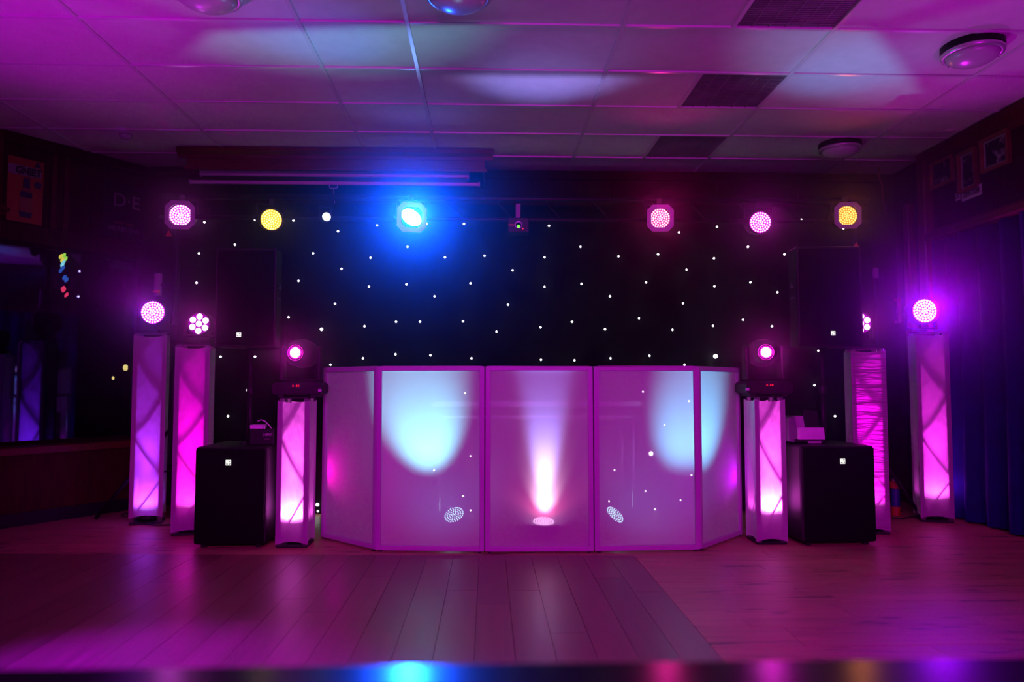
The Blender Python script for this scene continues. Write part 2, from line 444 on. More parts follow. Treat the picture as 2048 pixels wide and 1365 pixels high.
wbox(MB(), T0, T1, 0.2, 0.215, 0.0, 0.1).build('baseboard', M_black, wc)
wbox(MB(), T0, T1, -0.14, 0.25, WZ0 - 0.06, WZ0).build('window_sill', M_wood, wc, bevel=0.008)
win = struct(wbox(wbox(wbox(MB(), T0, T1, -0.06, 0.02, WZ1 - 0.03, WZ1), T0, T1, -0.06, 0.02, WZ0, WZ0 + 0.03), 1.04, T1, -0.06, 0.02, WZ0 + .03, WZ1 - .03).build('window_1', M_wallb))
gm = bpy.data.materials.new('dark_window_glass'); gm.use_nodes = True
nt = gm.node_tree; nt.nodes.remove(nt.nodes['Principled BSDF'])
g = nt.nodes.new('ShaderNodeBsdfGlossy'); g.inputs['Roughness'].default_value = 0.03; g.inputs[0].default_value = (0.35, 0.3, 0.9, 1)
tr = nt.nodes.new('ShaderNodeBsdfTransparent'); tr.inputs[0].default_value = (0.75, 0.75, 0.75, 1)
mx = nt.nodes.new('ShaderNodeMixShader'); mx.inputs[0].default_value = 0.33
nt.links.new(tr.outputs[0], mx.inputs[1]); nt.links.new(g.outputs[0], mx.inputs[2]); nt.links.new(mx.outputs[0], nt.nodes['Material Output'].inputs[0])
wbox(MB(), T0, 1.04, -0.02, -0.014, WZ0 + 0.03, WZ1 - 0.03).build('window_pane', gm, win)

# pilaster at the left edge
pl = thing('pilaster', 'reddish wooden pilaster with moulded collar at the far left edge', 'pilaster', (-3.93, 5.72, 0))
MB().box(-.15, .13, -.14, .14, 0, 2.40).build('shaft', M_woodv, pl, bevel=0.012)
MB().box(-.19, .17, -.18, .18, 2.44, 2.47).box(-.17, .15, -.16, .16, 2.40, 2.44).box(-.165, .145, -.155, .155, 2.47, 2.50).build('collar', M_woodv, pl, bevel=0.006)
MB().box(-.15, .13, -.14, .14, 2.50, 3.07).build('upper_block', M_woodv, pl, bevel=0.012)
for dx in (-.09, 0, .07):
    MB().box(dx - .008, dx + .008, -.15, -.138, .15, 2.35).build('flute', M_woodv, pl, bevel=0.004)

# right wall: valance panelling with pictures, trims, curtain
VB = 2.30
val = struct(MB().box(RX - 0.05, RX, 1.5, 6.16, VB + 0.1, 3.08).build('wall_valance', M_wall), 'dark wood valance panelling above the blue curtain', 'wall')
MB().box(RX - 0.14, RX - .0, 1.5, 6.16, VB, VB + 0.07).build('moulding', M_wood, val, bevel=0.012)
MB().box(RX - 0.075, RX - .0, 1.5, 6.16, VB + .07, VB + 0.1).build('moulding', M_wood, val, bevel=0.006)
MB().prism([(RX - .05, 2.93), (RX - .06, 2.93), (RX - .08, 2.98), (RX - .13, 3.04), (RX - .13, 3.075), (RX - .05, 3.075)], 'y', 1.5, 6.16).build('crown_moulding', M_wood, val)
t_ = struct(MB().box(RX - .13, RX, 6.16, 6.27, 0, 3.08).build('trim_1', M_woodv, bevel=0.01), 'dark wooden door-post between the curtain and the corner', 'trim')
t2 = struct(MB().box(RX - .07, RX, 6.52, 6.6, 0, 2.72).build('trim_2', M_woodv, bevel=0.008), 'thin upright wooden trim in the right back corner', 'trim')
# curtain: a sheet in folds
mb = MB(); nu, nv = 220, 10; vs = []; fs = []
for i in range(nu + 1):
    yy = 6.13 - i * (4.4 / nu)
    for j in range(nv + 1):
        z = 0.015 + (VB - 0.01) * j / nv
        k = 1 - 0.35 * j / nv
        ph = yy * 30 + 1.3 * math.sin(yy * 4.1) + 0.25 * math.sin(j * .5 + yy)
        vs.append((RX - 0.07 - 0.045 * k * math.sin(ph) - 0.018 * k * math.sin(ph * .37 + 1), yy, z))
for i in range(nu):
    for j in range(nv):
        a = i * (nv + 1) + j; fs.append((a, a + 1, a + nv + 2, a + nv + 1))
cur = mb.add(vs, fs).build('curtain', M_curtain, smooth=True)
tag(cur, 'dark blue velvet curtain hanging in folds along the right wall', 'curtain')

def picture(px0, px1, py0, py1, x, label, seed, mount=True):
    a = atX(px0, (py0 + py1) / 2, x); b = atX(px1, (py0 + py1) / 2, x); m = (a + b) / 2
    zt = atX((px0 + px1) / 2, py0, x).z; zb = atX((px0 + px1) / 2, py1, x).z
    w = abs(a.y - b.y); h = zt - zb
    t = thing('framed_photo', label, 'picture', (x, m.y, zb), 0, 'framed black and white photographs on the right wall')
    fr = 0.022
    mb = MB(); mb.box(-.035, 0, -w / 2, w / 2, 0, fr).box(-.035, 0, -w / 2, w / 2, h - fr, h).box(-.035, 0, -w / 2, -w / 2 + fr, fr, h - fr).box(-.035, 0, w / 2 - fr, w / 2, fr, h - fr)
    mb.build('picture_frame', M_gold, t, bevel=0.004)
    if mount: MB().box(-.012, 0, -w / 2 + fr, w / 2 - fr, fr, h - fr).build('mount', M_mount, t)
    q = 0.03 if mount else 0
    MB().box(-.015, -.001, -w / 2 + fr + q, w / 2 - fr - q, fr + q * .6, h - fr - q * .6).build('print', photo_mat('photo_print_%d' % seed, seed * 3.7), t)
    return t
VX = RX - 0.05
picture(1866, 1911, 318, 372, VX, 'landscape photograph in oak frame, leftmost of the valance pictures', 1, False)
picture(1921, 1958, 300, 382, VX, 'upright photograph in oak frame above the white name plates', 2)
picture(1966, 2024, 268, 338, VX, 'wide photograph of figures in oak frame, nearest the frame edge', 3)
picture(1766, 1791, 480, 566, RX, 'small dark picture hanging in the right corner beside the thin trim', 4, False)
picture(1773, 1803, 600, 648, RX, 'low small square picture behind the right violet lamp', 5, False)
def plate(px0, px1, py, h, s, label):
    a = atX(px0, py, VX); b = atX(px1, py, VX); w = abs(a.y - b.y); m = (a + b) / 2
    t = thing('name_plate', label, 'sign', (VX, m.y, m.z))
    MB().box(-.008, 0, -w / 2, w / 2, -h / 2, h / 2).build('plate', M_pale, t)
    text(s, h * .75, M_ink, t, face_matrix((-.009, 0, 0), (0, -1, 0), (0, 0, 1)), squeeze=w * .86 / max(.01, len(s) * h * .75 * .62))
plate(1912, 1921, 394, 0.06, 'DE', 'tiny white plate with DE, left of the longer name plate')
plate(1925, 1964, 386, 0.085, 'STEENVOORDER', 'long white name plate below the upright photograph')
# small box and hanging cable in the right corner
t = thing('junction_box', 'small pale junction box in the dark right corner', 'box', tuple(atY(1747, 548, BY - .0)))
MB().box(-.025, .025, -.05, 0, -.05, .05).build('case', M_gel, t, bevel=0.005)
MB().tube([(0, -.02, -.05), (0, -.02, -.5), (0.01, -.02, -1.0)], .006).build('cable', M_cable, t)
pts = [atY(1758, 334, 6.6), atY(1757, 352, 6.6), atY(1764, 372, 6.6), atY(1765, 400, 6.6), atY(1773, 428, 6.6)]
pts[0].z = 3.079
tag(MB().tube(pts, .006).build('ceiling_cable', M_woodv, smooth=True), 'loose thin cable dangling from the ceiling in the right back corner', 'cable')

# posters on the angled wall
def on_wall(px, py, n=0.0):
    return atP(px, py, W0 + N * n, N)
def poster_frame(px0, px1, pyt, pyb):
    a = on_wall(px0, (pyt + pyb) / 2); b = on_wall(px1, (pyt + pyb) / 2)
    zt = on_wall((px0 + px1) / 2, pyt).z; zb = on_wall((px0 + px1) / 2, pyb).z
    return a, (b - a).length, zb, zt - zb
a, w, zb, h = poster_frame(12, 82, 318, 446)
rotu = math.atan2(U.y, U.x)
po = thing('poster', 'orange advertising poster with a dark bottle, beside the pilaster', 'poster', (a.x, a.y, zb), rotu)
MB().box(0, w, -.02, 0, 0, h).build('panel', M_posterO, po)
MB().box(0, w * .93, -.024, -.019, h * .73, h * .88).build('title_band', M_posterW, po)
text('GNIET', h * .15, M_ink, po, face_matrix((w * .56, -.026, h * .80), (1, 0, 0), (0, 0, 1)), squeeze=0.85, bold=0.004)
cxp = w * .52
def flat(mb, pts): mb.prism([(cxp + p[0] * w, p[1] * h) for p in pts], 'y', -.026, -.019)
M_brown = mat('poster_brown', (0.3, 0.07, 0.06), .5)
for nm_, mt_, pts_ in (('neck_print', M_posterB, [(-.10, .54), (.10, .54), (.09, .70), (-.09, .70)]), ('label_print', M_posterB, [(-.17, .39), (.17, .39), (.16, .48), (-.16, .48)]),
                       ('base_print', M_posterB, [(-.15, .08), (.15, .08), (.19, .16), (-.19, .16)]), ('body_print', M_brown, [(-.18, .16), (.18, .16), (.17, .39), (-.17, .39)]),
                       ('shoulder_print', M_brown, [(-.12, .48), (.12, .48), (.10, .54), (-.10, .54)])):
    q_ = MB(); flat(q_, pts_); q_.build(nm_, mt_, po)
MB().lathe([(0, -.026), (.11 * w, -.026), (.11 * w, -.02), (0, -.02)], 14, 'y', (w * .84, 0, h * .62)).build('seal_print', M_posterB, po)
MB().prism([(w * .72, h * .9), (w * .92, h * .9), (w * .82, h * .99)], 'y', -.025, -.019).build('emblem_print', M_posterB, po)
a, w, zb, h = poster_frame(205, 285, 368, 478)
po = thing('tin_sign', 'black enamel sign with D E initials, on the angled wall left', 'sign', (a.x, a.y, zb), rotu)
MB().box(0, w, -.02, 0, 0, h).build('panel', mat('sign_black', (0.02, 0.018, 0.02), .4), po, bevel=.004)
text('D\u00b7E', h * .34, M_posterW, po, face_matrix((w * .54, -.022, h * .67), (1, 0, 0), (0, 0, 1)), squeeze=1.0)
text('HEEREN BAAI', h * .12, M_posterW, po, face_matrix((w * .5, -.022, h * .16), (1, 0, 0), (0, 0, 1)), squeeze=w * .86 / (11 * h * .12 * .62))
text('PUIKE TABAK', h * .06, M_posterO, po, face_matrix((w * .5, -.022, h * .27), (1, 0, 0), (0, 0, 1)))

struct(wbox(MB(), T0, T1, -.9, -.15, .52, WZ0 - .07).build('trim_3', M_wallb), 'dark bar top inside, behind the window sill', 'trim')
# lights placed behind the pane; the yellow lamps stand in for reflections in it
def behind(px, py, d=0.5): return on_wall(px, py, -d)
cols = [('yellow', (1, .85, .1)), ('lime', (.45, 1, .1)), ('cyan', (.3, .9, 1)), ('blue', (.05, .2, 1)), ('red', (1, .05, .15))]
p0 = behind(128, 500)
t = thing('coloured_bulb_string', 'string of yellow, cyan, blue and red bulbs behind the bar window', 'string lights', tuple(p0))
wires = [behind(122, 508), behind(128, 512), behind(124, 530), behind(126, 548), behind(133, 562), behind(126, 576), behind(133, 596)]
MB().tube([p - p0 for p in wires], .004, 6).build('wire', M_cable, t)
for k, (px, py, c) in enumerate([(122, 513, 0), (128, 511, 1), (125, 520, 0), (131, 518, 1), (127, 524, 2), (125, 529, 2), (122, 541, 3), (126, 536, 3), (129, 555, 3), (133, 560, 3), (126, 577, 4), (128, 580, 4), (133, 590, 4)]):
    p = behind(px, py) - p0
    b = MB().lathe([(0, -.03), (.01, -.02), (.015, 0), (.009, .018), (0, .026)], 8).build('bulb', emit('bulb_' + cols[c][0], cols[c][1], 2.6 if c != 3 else 1.4), t, smooth=True)
    b.location = p; b.rotation_euler = (0, .5, 0)
for px, py, lab in ((228, 757, 'yellow lamp added behind the window as a reflection, lower of the two'), (251, 736, 'yellow lamp added behind the window as a reflection, next to the violet totem')):
    p = behind(px, py, .19 if px < 240 else .06)
    t = thing('reflection_lamp', lab, 'lamp', tuple(p))
    MB().lathe([(0, .03), (.014, .025), (.02, .008), (.02, -.008), (.012, -.026), (0, -.03)], 12).build('bulb', emit('reflection_bulb', (1, .8, .25), 3), t, smooth=True)
    MB().lathe([(.011, -.05), (.011, -.026)], 10).build('socket', M_chrome, t)
    MB().box(-.04, .04, -.004, .004, -.004, .004).build('bracket', M_gold, t)
    MB().tube([(0, 0, -.05), (0, 0.0, -.12), (0, 0.0, WZ0 - .07 - p.z)], .006).build('stem', M_black, t)

# ------------------------------------------------------------------ projector screen under a wooden pelmet
a = atY(352, 292, 6.2); b = atY(986, 292, 6.2)
pz = 3.078
pe = thing('pelmet', 'reddish brown wooden pelmet box under the ceiling above the star cloth', 'pelmet', ((a.x + b.x) / 2, 6.25, pz))
hw = (b.x - a.x) / 2
zc = atY(670, 343, 6.27).z - pz
MB().box(-hw + .07, hw - .07, 0.0, .02, zc, -.05).build('front_board', M_wood, pe)
MB().box(-hw + .07, -hw + .09, .02, .5, zc, 0).build('side_board', M_wood, pe)
MB().box(hw - .09, hw - .07, .02, .5, zc, 0).build('side_board', M_wood, pe)
MB().prism([(0, -.085), (-.012, -.085), (-.02, -.06), (-.055, -.035), (-.055, -.005), (0, -.005)], 'x', -hw, hw).build('crown_moulding', M_wood, pe)
MB().box(-hw + .05, hw - .05, -.012, 0, zc, zc + .025).build('bead', M_wood, pe, bevel=.004)
a = atY(398, 342, 6.36); b = atY(938, 342, 6.36)
ps = thing('projector_screen', 'white roll-up projector screen housing with pull bar under the pelmet', 'projector screen', ((a.x + b.x) / 2, 6.36, atY(670, 352, 6.36).z))
hw = (b.x - a.x) / 2
MB().prism([(0, 0), (0, .13), (.11, .13), (.11, 0), (.055, -.012)], 'x', -hw, hw).build('cassette', M_white, ps, bevel=.008)
a2 = atY(382, 365, 6.38).x; b2 = atY(957, 365, 6.38).x; zb_ = atY(670, 367, 6.38).z - ps.location.z
xo = ps.location.x
MB().box(a2 - xo, b2 - xo, .008, .035, zb_ - .014, zb_ + .014).build('bottom_bar', M_white, ps, bevel=.004)
MB().box(a2 - xo - .012, a2 - xo, .004, .039, zb_ - .018, zb_ + .018).build('end_cap', M_frame, ps)
MB().box(b2 - xo, b2 - xo + .012, .004, .039, zb_ - .018, zb_ + .018).build('end_cap', M_frame, ps)
MB().box(-hw + .02, hw - .02, .02, .023, zb_ + .012, .0).build('screen_cloth', M_black, ps)
hx = atY(667, 372, 6.38).x - xo
hk = MB().tube([(hx - .035, .02, zb_ - .01), (hx - .034, .02, zb_ - .035), (hx - .025, .02, zb_ - .043), (hx + .025, .02, zb_ - .043), (hx + .034, .02, zb_ - .035), (hx + .035, .02, zb_ - .01)], .004, 6).build('pull_handle', M_rim, ps)
MB().tube([(hx, .02, zb_ - .04), (hx + .01, .02, zb_ - .15), (hx + .03, .02, zb_ - .4), (hx + .025, .02, zb_ - .85)], .0025, 5).build('pull_cord', M_rim, hk)

# ------------------------------------------------------------------ ceiling lamps
def ceiling_light(px, py, label, r=0.165):
    p = atZ(px, py, CEIL - 0.05)
    t = thing('ceiling_light', label, 'ceiling light', (p.x, p.y, CEIL), 0, 'round flush ceiling lights')
    MB().lathe([(r * 1.02, 0.004), (r * 1.02, -.03), (r * .97, -.036)], 40).build('base_ring', M_black, t, smooth=False)
    MB().lathe([(r * .99, -.036), (r * 1.03, -.044), (r * 1.0, -.058), (r * .86, -.062), (r * .84, -.05)], 40).build('rim', M_rim, t, smooth=True)
    MB().lathe([(r * .86, -.056)] + [(r * .86 * math.cos(k * PI / 16), -.056 - .062 * math.sin(k * PI / 16)) for k in range(1, 8)] + [(0, -.118)], 40).build('glass_dome', M_glassdome, t, smooth=True)
    for k in range(3):
        an = 2.0 + k * 2 * PI / 3
        c = MB().lathe([(0, -.075), (.006, -.072), (.006, -.055), (.004, -.055)], 8).build('clip', M_chrome, t)
        c.location = (r * .9 * math.cos(an), r * .9 * math.sin(an), 0)
ceiling_light(415, -8, 'round ceiling light cut off by the top edge, the more violet left one')
ceiling_light(917, -8, 'round ceiling light with pale rim cut by the top edge near the middle')
ceiling_light(1945, 108, 'large round ceiling light at upper right with a glowing violet rim')
ceiling_light(1680, 300, 'far round ceiling light near the right back corner')
p = atZ(252, 270, CEIL)
t = thing('smoke_detector', 'small round smoke detector on the dark left ceiling', 'smoke detector', (p.x, p.y, CEIL))
MB().lathe([(.05, .005), (.05, -.015), (.042, -.03), (.02, -.038), (0, -.038)], 20).build('body', M_white, t, smooth=True)

# ------------------------------------------------------------------ star cloth
SY = 6.30
xl = atY(352, 700, SY).x; xr = atY(1752, 700, SY).x; zt = atY(1000, 408, SY).z
st = thing('star_cloth', 'black star cloth backdrop dotted with small white lights', 'backdrop', ((xl + xr) / 2, SY, 0))
mb = MB(); vs = []; fs = []; nu, nv = 160, 8
for i in range(nu + 1):
    xx = xl + (xr - xl) * i / nu
    for j in range(nv + 1):
        vs.append((xx - st.location.x, .03 + .018 * math.sin(xx * 17 + 1.5 * math.sin(xx * 3)) * (1.1 - .5 * j / nv), .02 + (zt - .02) * j / nv))
for i in range(nu):
    for j in range(nv):
        k = i * (nv + 1) + j; fs.append((k, k + 1, k + nv + 2, k + nv + 1))
mb.add(vs, fs).build('cloth', M_star, st, smooth=True)
LED = emit('star_led', (1, .98, .92), 9.0)
led0 = None
STARS = [(754,451),(676,463),(853,448),(928,448),(1019,470),(1098,452),(1198,440),(815,494),(741,516),(890,515),(969,512),(1089,515),(1161,494),(1237,513),(683,538),(1025,541),(738,574),(813,569),(941,567),(1089,574),(1163,568),(869,593),(1220,593),(670,608),(1016,610),(729,653),(792,644),(840,644),(926,643),(993,664),(1081,655),(1144,644),(1210,659),(726,717),(791,709),(861,711),(943,717),(1082,720),(1149,721),(1221,717),(661,730),
 (409,445),(510,440),(587,441),(470,490),(398,507),(626,507),(597,562),(393,566),(577,635),(643,659,1.5),(441,714),(510,714),(494,781),(456,833),(635,1010,1.7),(635,1073),(1275,441),(1316,509),(1358,465),(1292,565),(1278,637),(1345,660),(1299,712),(1373,540),(1428,517),(1366,607),(1429,573),(1426,652),(1486,640),(1496,494),(1501,565),(1555,585),(1544,653),(1434,454),(1602,440),(1569,509),(1564,709),(1637,702),(1670,833),(1629,771),(1369,730),(1431,713,2.2),(1687,457),
 (930,787),(941,913),(868,941),(926,993),(941,1038),(1022,812),(1286,784),(1246,859),(1229,941),(1329,851),(1378,803),(1390,880),(1302,908,2.4),(1383,951),(1361,1001),(1291,983),(1218,1003),(1310,1027)]
for s_ in STARS:
    p = atY(s_[0], s_[1], SY - .005); k = s_[2] if len(s_) > 2 else 1
    if p.z < 0.03: p.z = 0.03
    loc = (p.x - st.location.x, -.005, p.z)
    if led0 is None:
        led0 = MB().lathe([(0, -.012), (.006, -.009), (.0085, 0), (.006, .009), (0, .012)], 8, 'y').build('led', LED, st, smooth=True)
        o = led0; o.location = loc
    else:
        o = share('led', led0, st, loc)
    o.scale = (k, k, k)

# ------------------------------------------------------------------ lighting bar on two wind-up stands
LY = 5.98
zbar = atY(1000, 398, LY).z
xa = atY(343, 700, LY).x; xb = atY(1722, 700, LY).x
lb = thing('lighting_bar', 'black lighting crossbar on two tripod stands in front of the star cloth', 'lighting stand', ((xa + xb) / 2, LY, 0))
ox = lb.location.x
MB().tube([(xa - .12 - ox, 0, zbar), (xb + .1 - ox, 0, zbar)], .024, 12).build('crossbar', M_black, lb, smooth=True)
for k in range(14):
    xq = xa + (xb - xa) * (k + .5) / 14 - ox
    MB().tube([(xq, 0, zbar - .02), (xq + .12, 0, zbar - .16)], .007, 6).build('bracing', M_black, lb)
MB().tube([(xa - .12 - ox, 0, zbar - .17), (xb + .1 - ox, 0, zbar - .17)], .016, 10).build('lower_bar', M_black, lb, smooth=True)
for xs, sg in ((xa, -1), (xb, 1)):
    q = xs - ox
    MB().tube([(q, .06, .45), (q, .06, 1.5)], .03, 14).build('lower_pole', M_black, lb, smooth=True)
    MB().tube([(q, .06, 1.5), (q, .06, zbar - .02)], .021, 14).build('upper_pole', M_black, lb, smooth=True)
    MB().lathe([(.036, 1.44), (.042, 1.46), (.042, 1.54), (.036, 1.56)], 16, 'z', (q, .06, 0)).build('collar', M_black, lb, smooth=False)
    MB().tube([(q + sg * .03, .03, 1.5), (q + sg * .08, 0.02, 1.5)], .012, 8).build('knob', M_black, lb)
    for an in (2.55, -0.55 + PI / 2 - .2, -PI / 2 + .3) if sg > 0 else (PI - .2, PI / 2 - .1, -.9):
        ex, ey = math.cos(an) * .62, math.sin(an) * .42
        if sg > 0 and an < 0: ex, ey = .45, -.12
        if sg < 0 and an < 0: ex, ey = .25, -.05
        lg = MB().tube([(q, .06, .75), (q + ex, .06 + ey * .6, .015)], .014, 8).build('leg', M_black, lb, smooth=True)
        MB().tube([(q, .06, .4), (q + ex * .55, .06 + ey * .33, .345)], .008, 6).build('leg_brace', M_black, lg)
    # red warning triangle
    zz = atY(1722, 490, LY).z if sg > 0 else atY(325, 466, LY).z
    tq = q + (.0 if sg > 0 else -.06)
    MB().prism([(tq - .028, zz - .022), (tq + .028, zz - .022), (tq, zz + .028)], 'y', .028, .034).build('warning_triangle', mat('triangle_red', (.5, .06, .03), .5), lb)
# sleeve and orange handle on the left stand
q = atY(316, 570, 6.03)
MB().lathe([(.026, -.09), (.03, -.085), (.03, .085), (.026, .09)], 10, 'z', (q.x - ox, .05, q.z)).build('winch_sleeve', mat('grey_sleeve', (.3, .3, .32), .5), lb)
MB().tube([(q.x - ox - .022, .012, q.z - .062), (q.x - ox + .03, .012, q.z - .058)], [.004, .016], 8).build('winch_handle', mat('orange_handle', (.9, .5, .2), .4), lb)
MB().tube([(q.x - ox, .05, q.z), (xa - ox, .06, q.z)], .012, 8).build('winch_bracket', M_black, lb)

# ------------------------------------------------------------------ stage fixtures
def aimed(name, label, cat, p, d, group=None):
    t = thing(name, label, cat, tuple(p), 0, group)
    t.rotation_mode = 'QUATERNION'; t.rotation_quaternion = Vector(d).to_track_quat('-Y', 'Z')
    return t


def hexgrid(r, rings):
    pts = [(0, 0)]
    for k in range(1, rings + 1):
        n = 6 * k
        for i in range(n):
            a = 2 * PI * i / n + (.26 if k % 2 else 0); pts.append((r * k / rings * math.cos(a), r * k / rings * math.sin(a)))
    return pts


def par(label, p, d, r, led, face, rings=4, frame=False, hang=True, group='LED par cans', drop=None, squash=1.0, roll=0.0):
    t = aimed('par_can', label, 'stage light', p, d, group)
    MB().lathe([(r * 1.02, 0.012), (r * 1.18, -.02), (r * 1.2, 0.0), (r * 1.16, .03), (r * 1.1, .1), (r * .95, .17), (r * .5, .2), (0, .2)], 28, 'y').build('housing', M_black, t, smooth=True)
    lens = MB().lathe([(0, .004), (r * 1.02, .004), (r * 1.02, .012), (0, .012)], 28, 'y').build('lens_plate', face, t)
    mb = MB(); lr = r / (rings * 2 + 1) * .82
    for (a, b) in hexgrid(r * .9, rings):
        b *= squash; a, b = a * math.cos(roll) - b * math.sin(roll), a * math.sin(roll) + b * math.cos(roll)
        mb.lathe([(0, -.006), (lr * .7, -.004), (lr, .003)], 6, 'y', (a, 0, b))
    la = mb.build('led_array', led, t); la['kind'] = 'stuff'
    if roll:
        lens.scale = (1, 1, squash * 1.12); lens.rotation_euler = (0, -roll, 0)
    if frame:
        R = r * 1.34; c = R * .6
        oc = [(R, c), (c, R), (-c, R), (-R, c), (-R, -c), (-c, -R), (c, -R), (R, -c)]
        m2 = MB(); n = 8; vs = []; fs = []
        for y_ in (-.022, -.016):
            vs += [(a, y_, b) for a, b in oc]
            vs += [(r * 1.08 * math.cos(math.atan2(b, a)), y_, r * 1.08 * math.sin(math.atan2(b, a))) for a, b in oc]
        for i in range(8):
            j = (i + 1) % 8
            fs += [(i, j, 8 + j, 8 + i), (16 + i, 24 + i, 24 + j, 16 + j), (i, 16 + i, 16 + j, j), (8 + i, 8 + j, 24 + j, 24 + i)]
        m2.add(vs, fs).build('gel_frame', M_gel, t)
    # yoke: U bracket to the bar above or to the support below
    sgn = 1 if hang else -1
    yk = MB()
    for sx in (-1, 1):
        yk.box(sx * r * 1.3 - .004, sx * r * 1.3 + .004, .05, .075, -.02 if hang else -r * 1.5, r * 1.5 if hang else .02)
    yk.box(-r * 1.3, r * 1.3, .05, .075, sgn * r * 1.5 - .004, sgn * r * 1.5 + .004)
    yk.build('yoke', M_black, t)
    for sx in (-1, 1):
        MB().lathe([(.014, r * 1.3), (.014, r * 1.3 + .02)], 10, 'x', (0, .06, 0)).build('knob', M_black, t).scale = (sx, 1, 1)
    if hang: MB().box(-.02, .02, .04, .09, r * 1.5, r * 1.5 + .045).build('clamp', M_black, t)
    elif drop: MB().box(-.03, .03, .035, .09, -r * 1.5 - drop, -r * 1.5).build('base_block', M_black, t)
    return t


PINK_LED = emit('led_pink_white', (1, .55, 1), 5); PINK = emit('lens_magenta', (1, .02, .85), 1.2)
VIO_LED = emit('led_violet_white', (1, .5, 1), 6); VIO = emit('lens_violet', (.75, .02, 1), 1.6)
YEL_LED = emit('led_yellow_white', (1, .85, .3), 2.2); YEL = emit('lens_yellow', (1, .62, .01), 1.2)
AMB_LED = emit('led_amber_white', (1, .8, .22), 1.5); AMB = emit('lens_amber', (1, .36, .0), .9)
RED_LED = emit('led_rose_white', (1, .6, .75), 2.4); RED = emit('lens_rose', (1, .0, .3), .9)
DOT_LED = emit('led_pink_dots', (1, .6, 1), 2.8); DOT = emit('lens_pink_dots', (.9, .0, .75), .9)
BLU_LED = emit('led_blue_white', (.7, 1, 1), 7); BLU = emit('lens_cyan', (0, .8, 1), 2.0)
CYW_LED = emit('led_cyan_white', (.5, .9, 1), 6); CYW = emit('lens_cyan_white', (.1, .4, .8), .5)

def bar_par(px, py, d, rpx, **k):
    p = atY(px, py, LY - .06)
    return par(p=p, d=d, r=rpx * LY / F, hang=True, **k), p
h_, p1 = bar_par(361, 431, (.12, -1, -.05), 21, label='par can glowing pink in a grey gel frame, left end of the bar', led=PINK_LED, face=PINK, frame=True)
h_, p2 = bar_par(543, 440, (.55, -1, -.25), 20, label='par can glowing bright yellow on the left of the lighting bar', led=YEL_LED, face=YEL, frame=False)
h_, p4 = bar_par(823, 435, (.25, -1, -.2), 22, label='brilliant blue-white par can in a gel frame, left of the middle of the bar', led=BLU_LED, face=BLU, frame=True, squash=.66, roll=-.55)
h_, p6 = bar_par(1320, 437, (-.05, -1, -.1), 20, label='par can glowing rose pink in a grey gel frame, right of the green laser', led=RED_LED, face=RED, frame=True)
h_, p7 = bar_par(1521, 445, (-.05, -1, -.1), 21, label='frameless par can glowing magenta, second from the right on the bar', led=DOT_LED, face=DOT)
h_, p8 = bar_par(1694, 432, (-.1, -1, -.05), 20, label='par can glowing amber in a grey gel frame, at the right end of the bar', led=AMB_LED, face=AMB, frame=True)
# small green-white pin spot
p = atY(653, 434, LY - .05)
t = aimed('pin_spot', 'small round pin spot shining greenish white left of the blue par', 'stage light', p, (.5, -1, -.05))
MB().lathe([(.034, 0), (.042, -.02), (.045, 0), (.043, .06), (.02, .1), (0, .1)], 20, 'y').build('housing', M_black, t, smooth=True)
MB().lathe([(0, -.008), (.02, -.005), (.036, 0), (.036, .006), (0, .006)], 20, 'y').build('lens', emit('pin_lens', (.7, 1, .92), 2.2), t, smooth=True)
MB().box(-.05, -.046, .03, .05, -.01, .09).box(.046, .05, .03, .05, -.01, .09).box(-.05, .05, .03, .05, .086, .09).build('yoke', M_black, t)
# laser box
p = atY(1037, 450, LY - .05)
t = thing('laser_projector', 'black laser box with a green beam dot hanging mid bar', 'stage light', tuple(p))
MB().box(-.085, .085, 0, .16, -.06, .06).build('case', M_black, t, bevel=.006)
MB().lathe([(.024, 0), (.029, -.006), (.029, 0)], 20, 'y').build('window_ring', M_rim, t, smooth=True)
MB().lathe([(0, -.004), (.01, -.003), (.012, 0)], 12, 'y', (0, 0, -.012)).build('laser_dot', emit('laser_green', (.12, 1, .02), 3), t)
MB().lathe([(0, -.003), (.006, 0)], 10, 'y', (.035, 0, -.03)).build('status_led', emit('status_red', (1, .02, .05), 1.5), t)
MB().box(-.08, -.03, -.002, 0, -.006, .006).build('warning_label', M_orange, t)
MB().box(-.02, .02, .06, .09, .06, .19).build('bracket', mat('bracket_grey', (.2, .2, .22), .4), t, bevel=.004)

# light given off by the bar fixtures
spot('par_beam', p1 + Vector((.02, -.04, 0)), (0, 1.0, 1.6), (.9, .0, 1), 2.5, 80, 1, .06)
spot('par_beam', p2 + Vector((.03, -.05, 0)), (2.6, 2.5, .9), (1, .7, .05), 3, 60, 1, .06)
spot('par_beam', p4 + Vector((.02, -.07, 0)), (.0, 0, 1.2), (.003, .07, 1), 700, 62, 1, .05)
spot('par_beam', p6 + Vector((0, -.05, 0)), (.6, 1, 1.6), (1, 0, .35), 6, 90, 1, .06)
spot('par_beam', p7 + Vector((0, -.05, 0)), (.8, 0, 1.4), (1, 0, .8), 6, 90, 1, .06)
spot('par_beam', p8 + Vector((0, -.05, 0)), (.8, 0, 1.5), (1, .25, .02), 2.5, 80, 1, .06)
# upward beams of the bar cans onto the ceiling in front of them
spot('par_up_beam', p6 + Vector((0, -.1, 0)), (1.3, 4.6, 3.08), (1, 0, .35), 5, 100, 1, .05)
spot('par_up_beam', p8 + Vector((0, -.1, 0)), (2.6, 4.9, 3.08), (1, .1, .1), 3, 90, 1, .05)
spot('par_up_beam', p4 + Vector((0, -.1, 0)), (-.5, 4.9, 3.08), (.05, .15, 1), 5, 100, 1, .05)

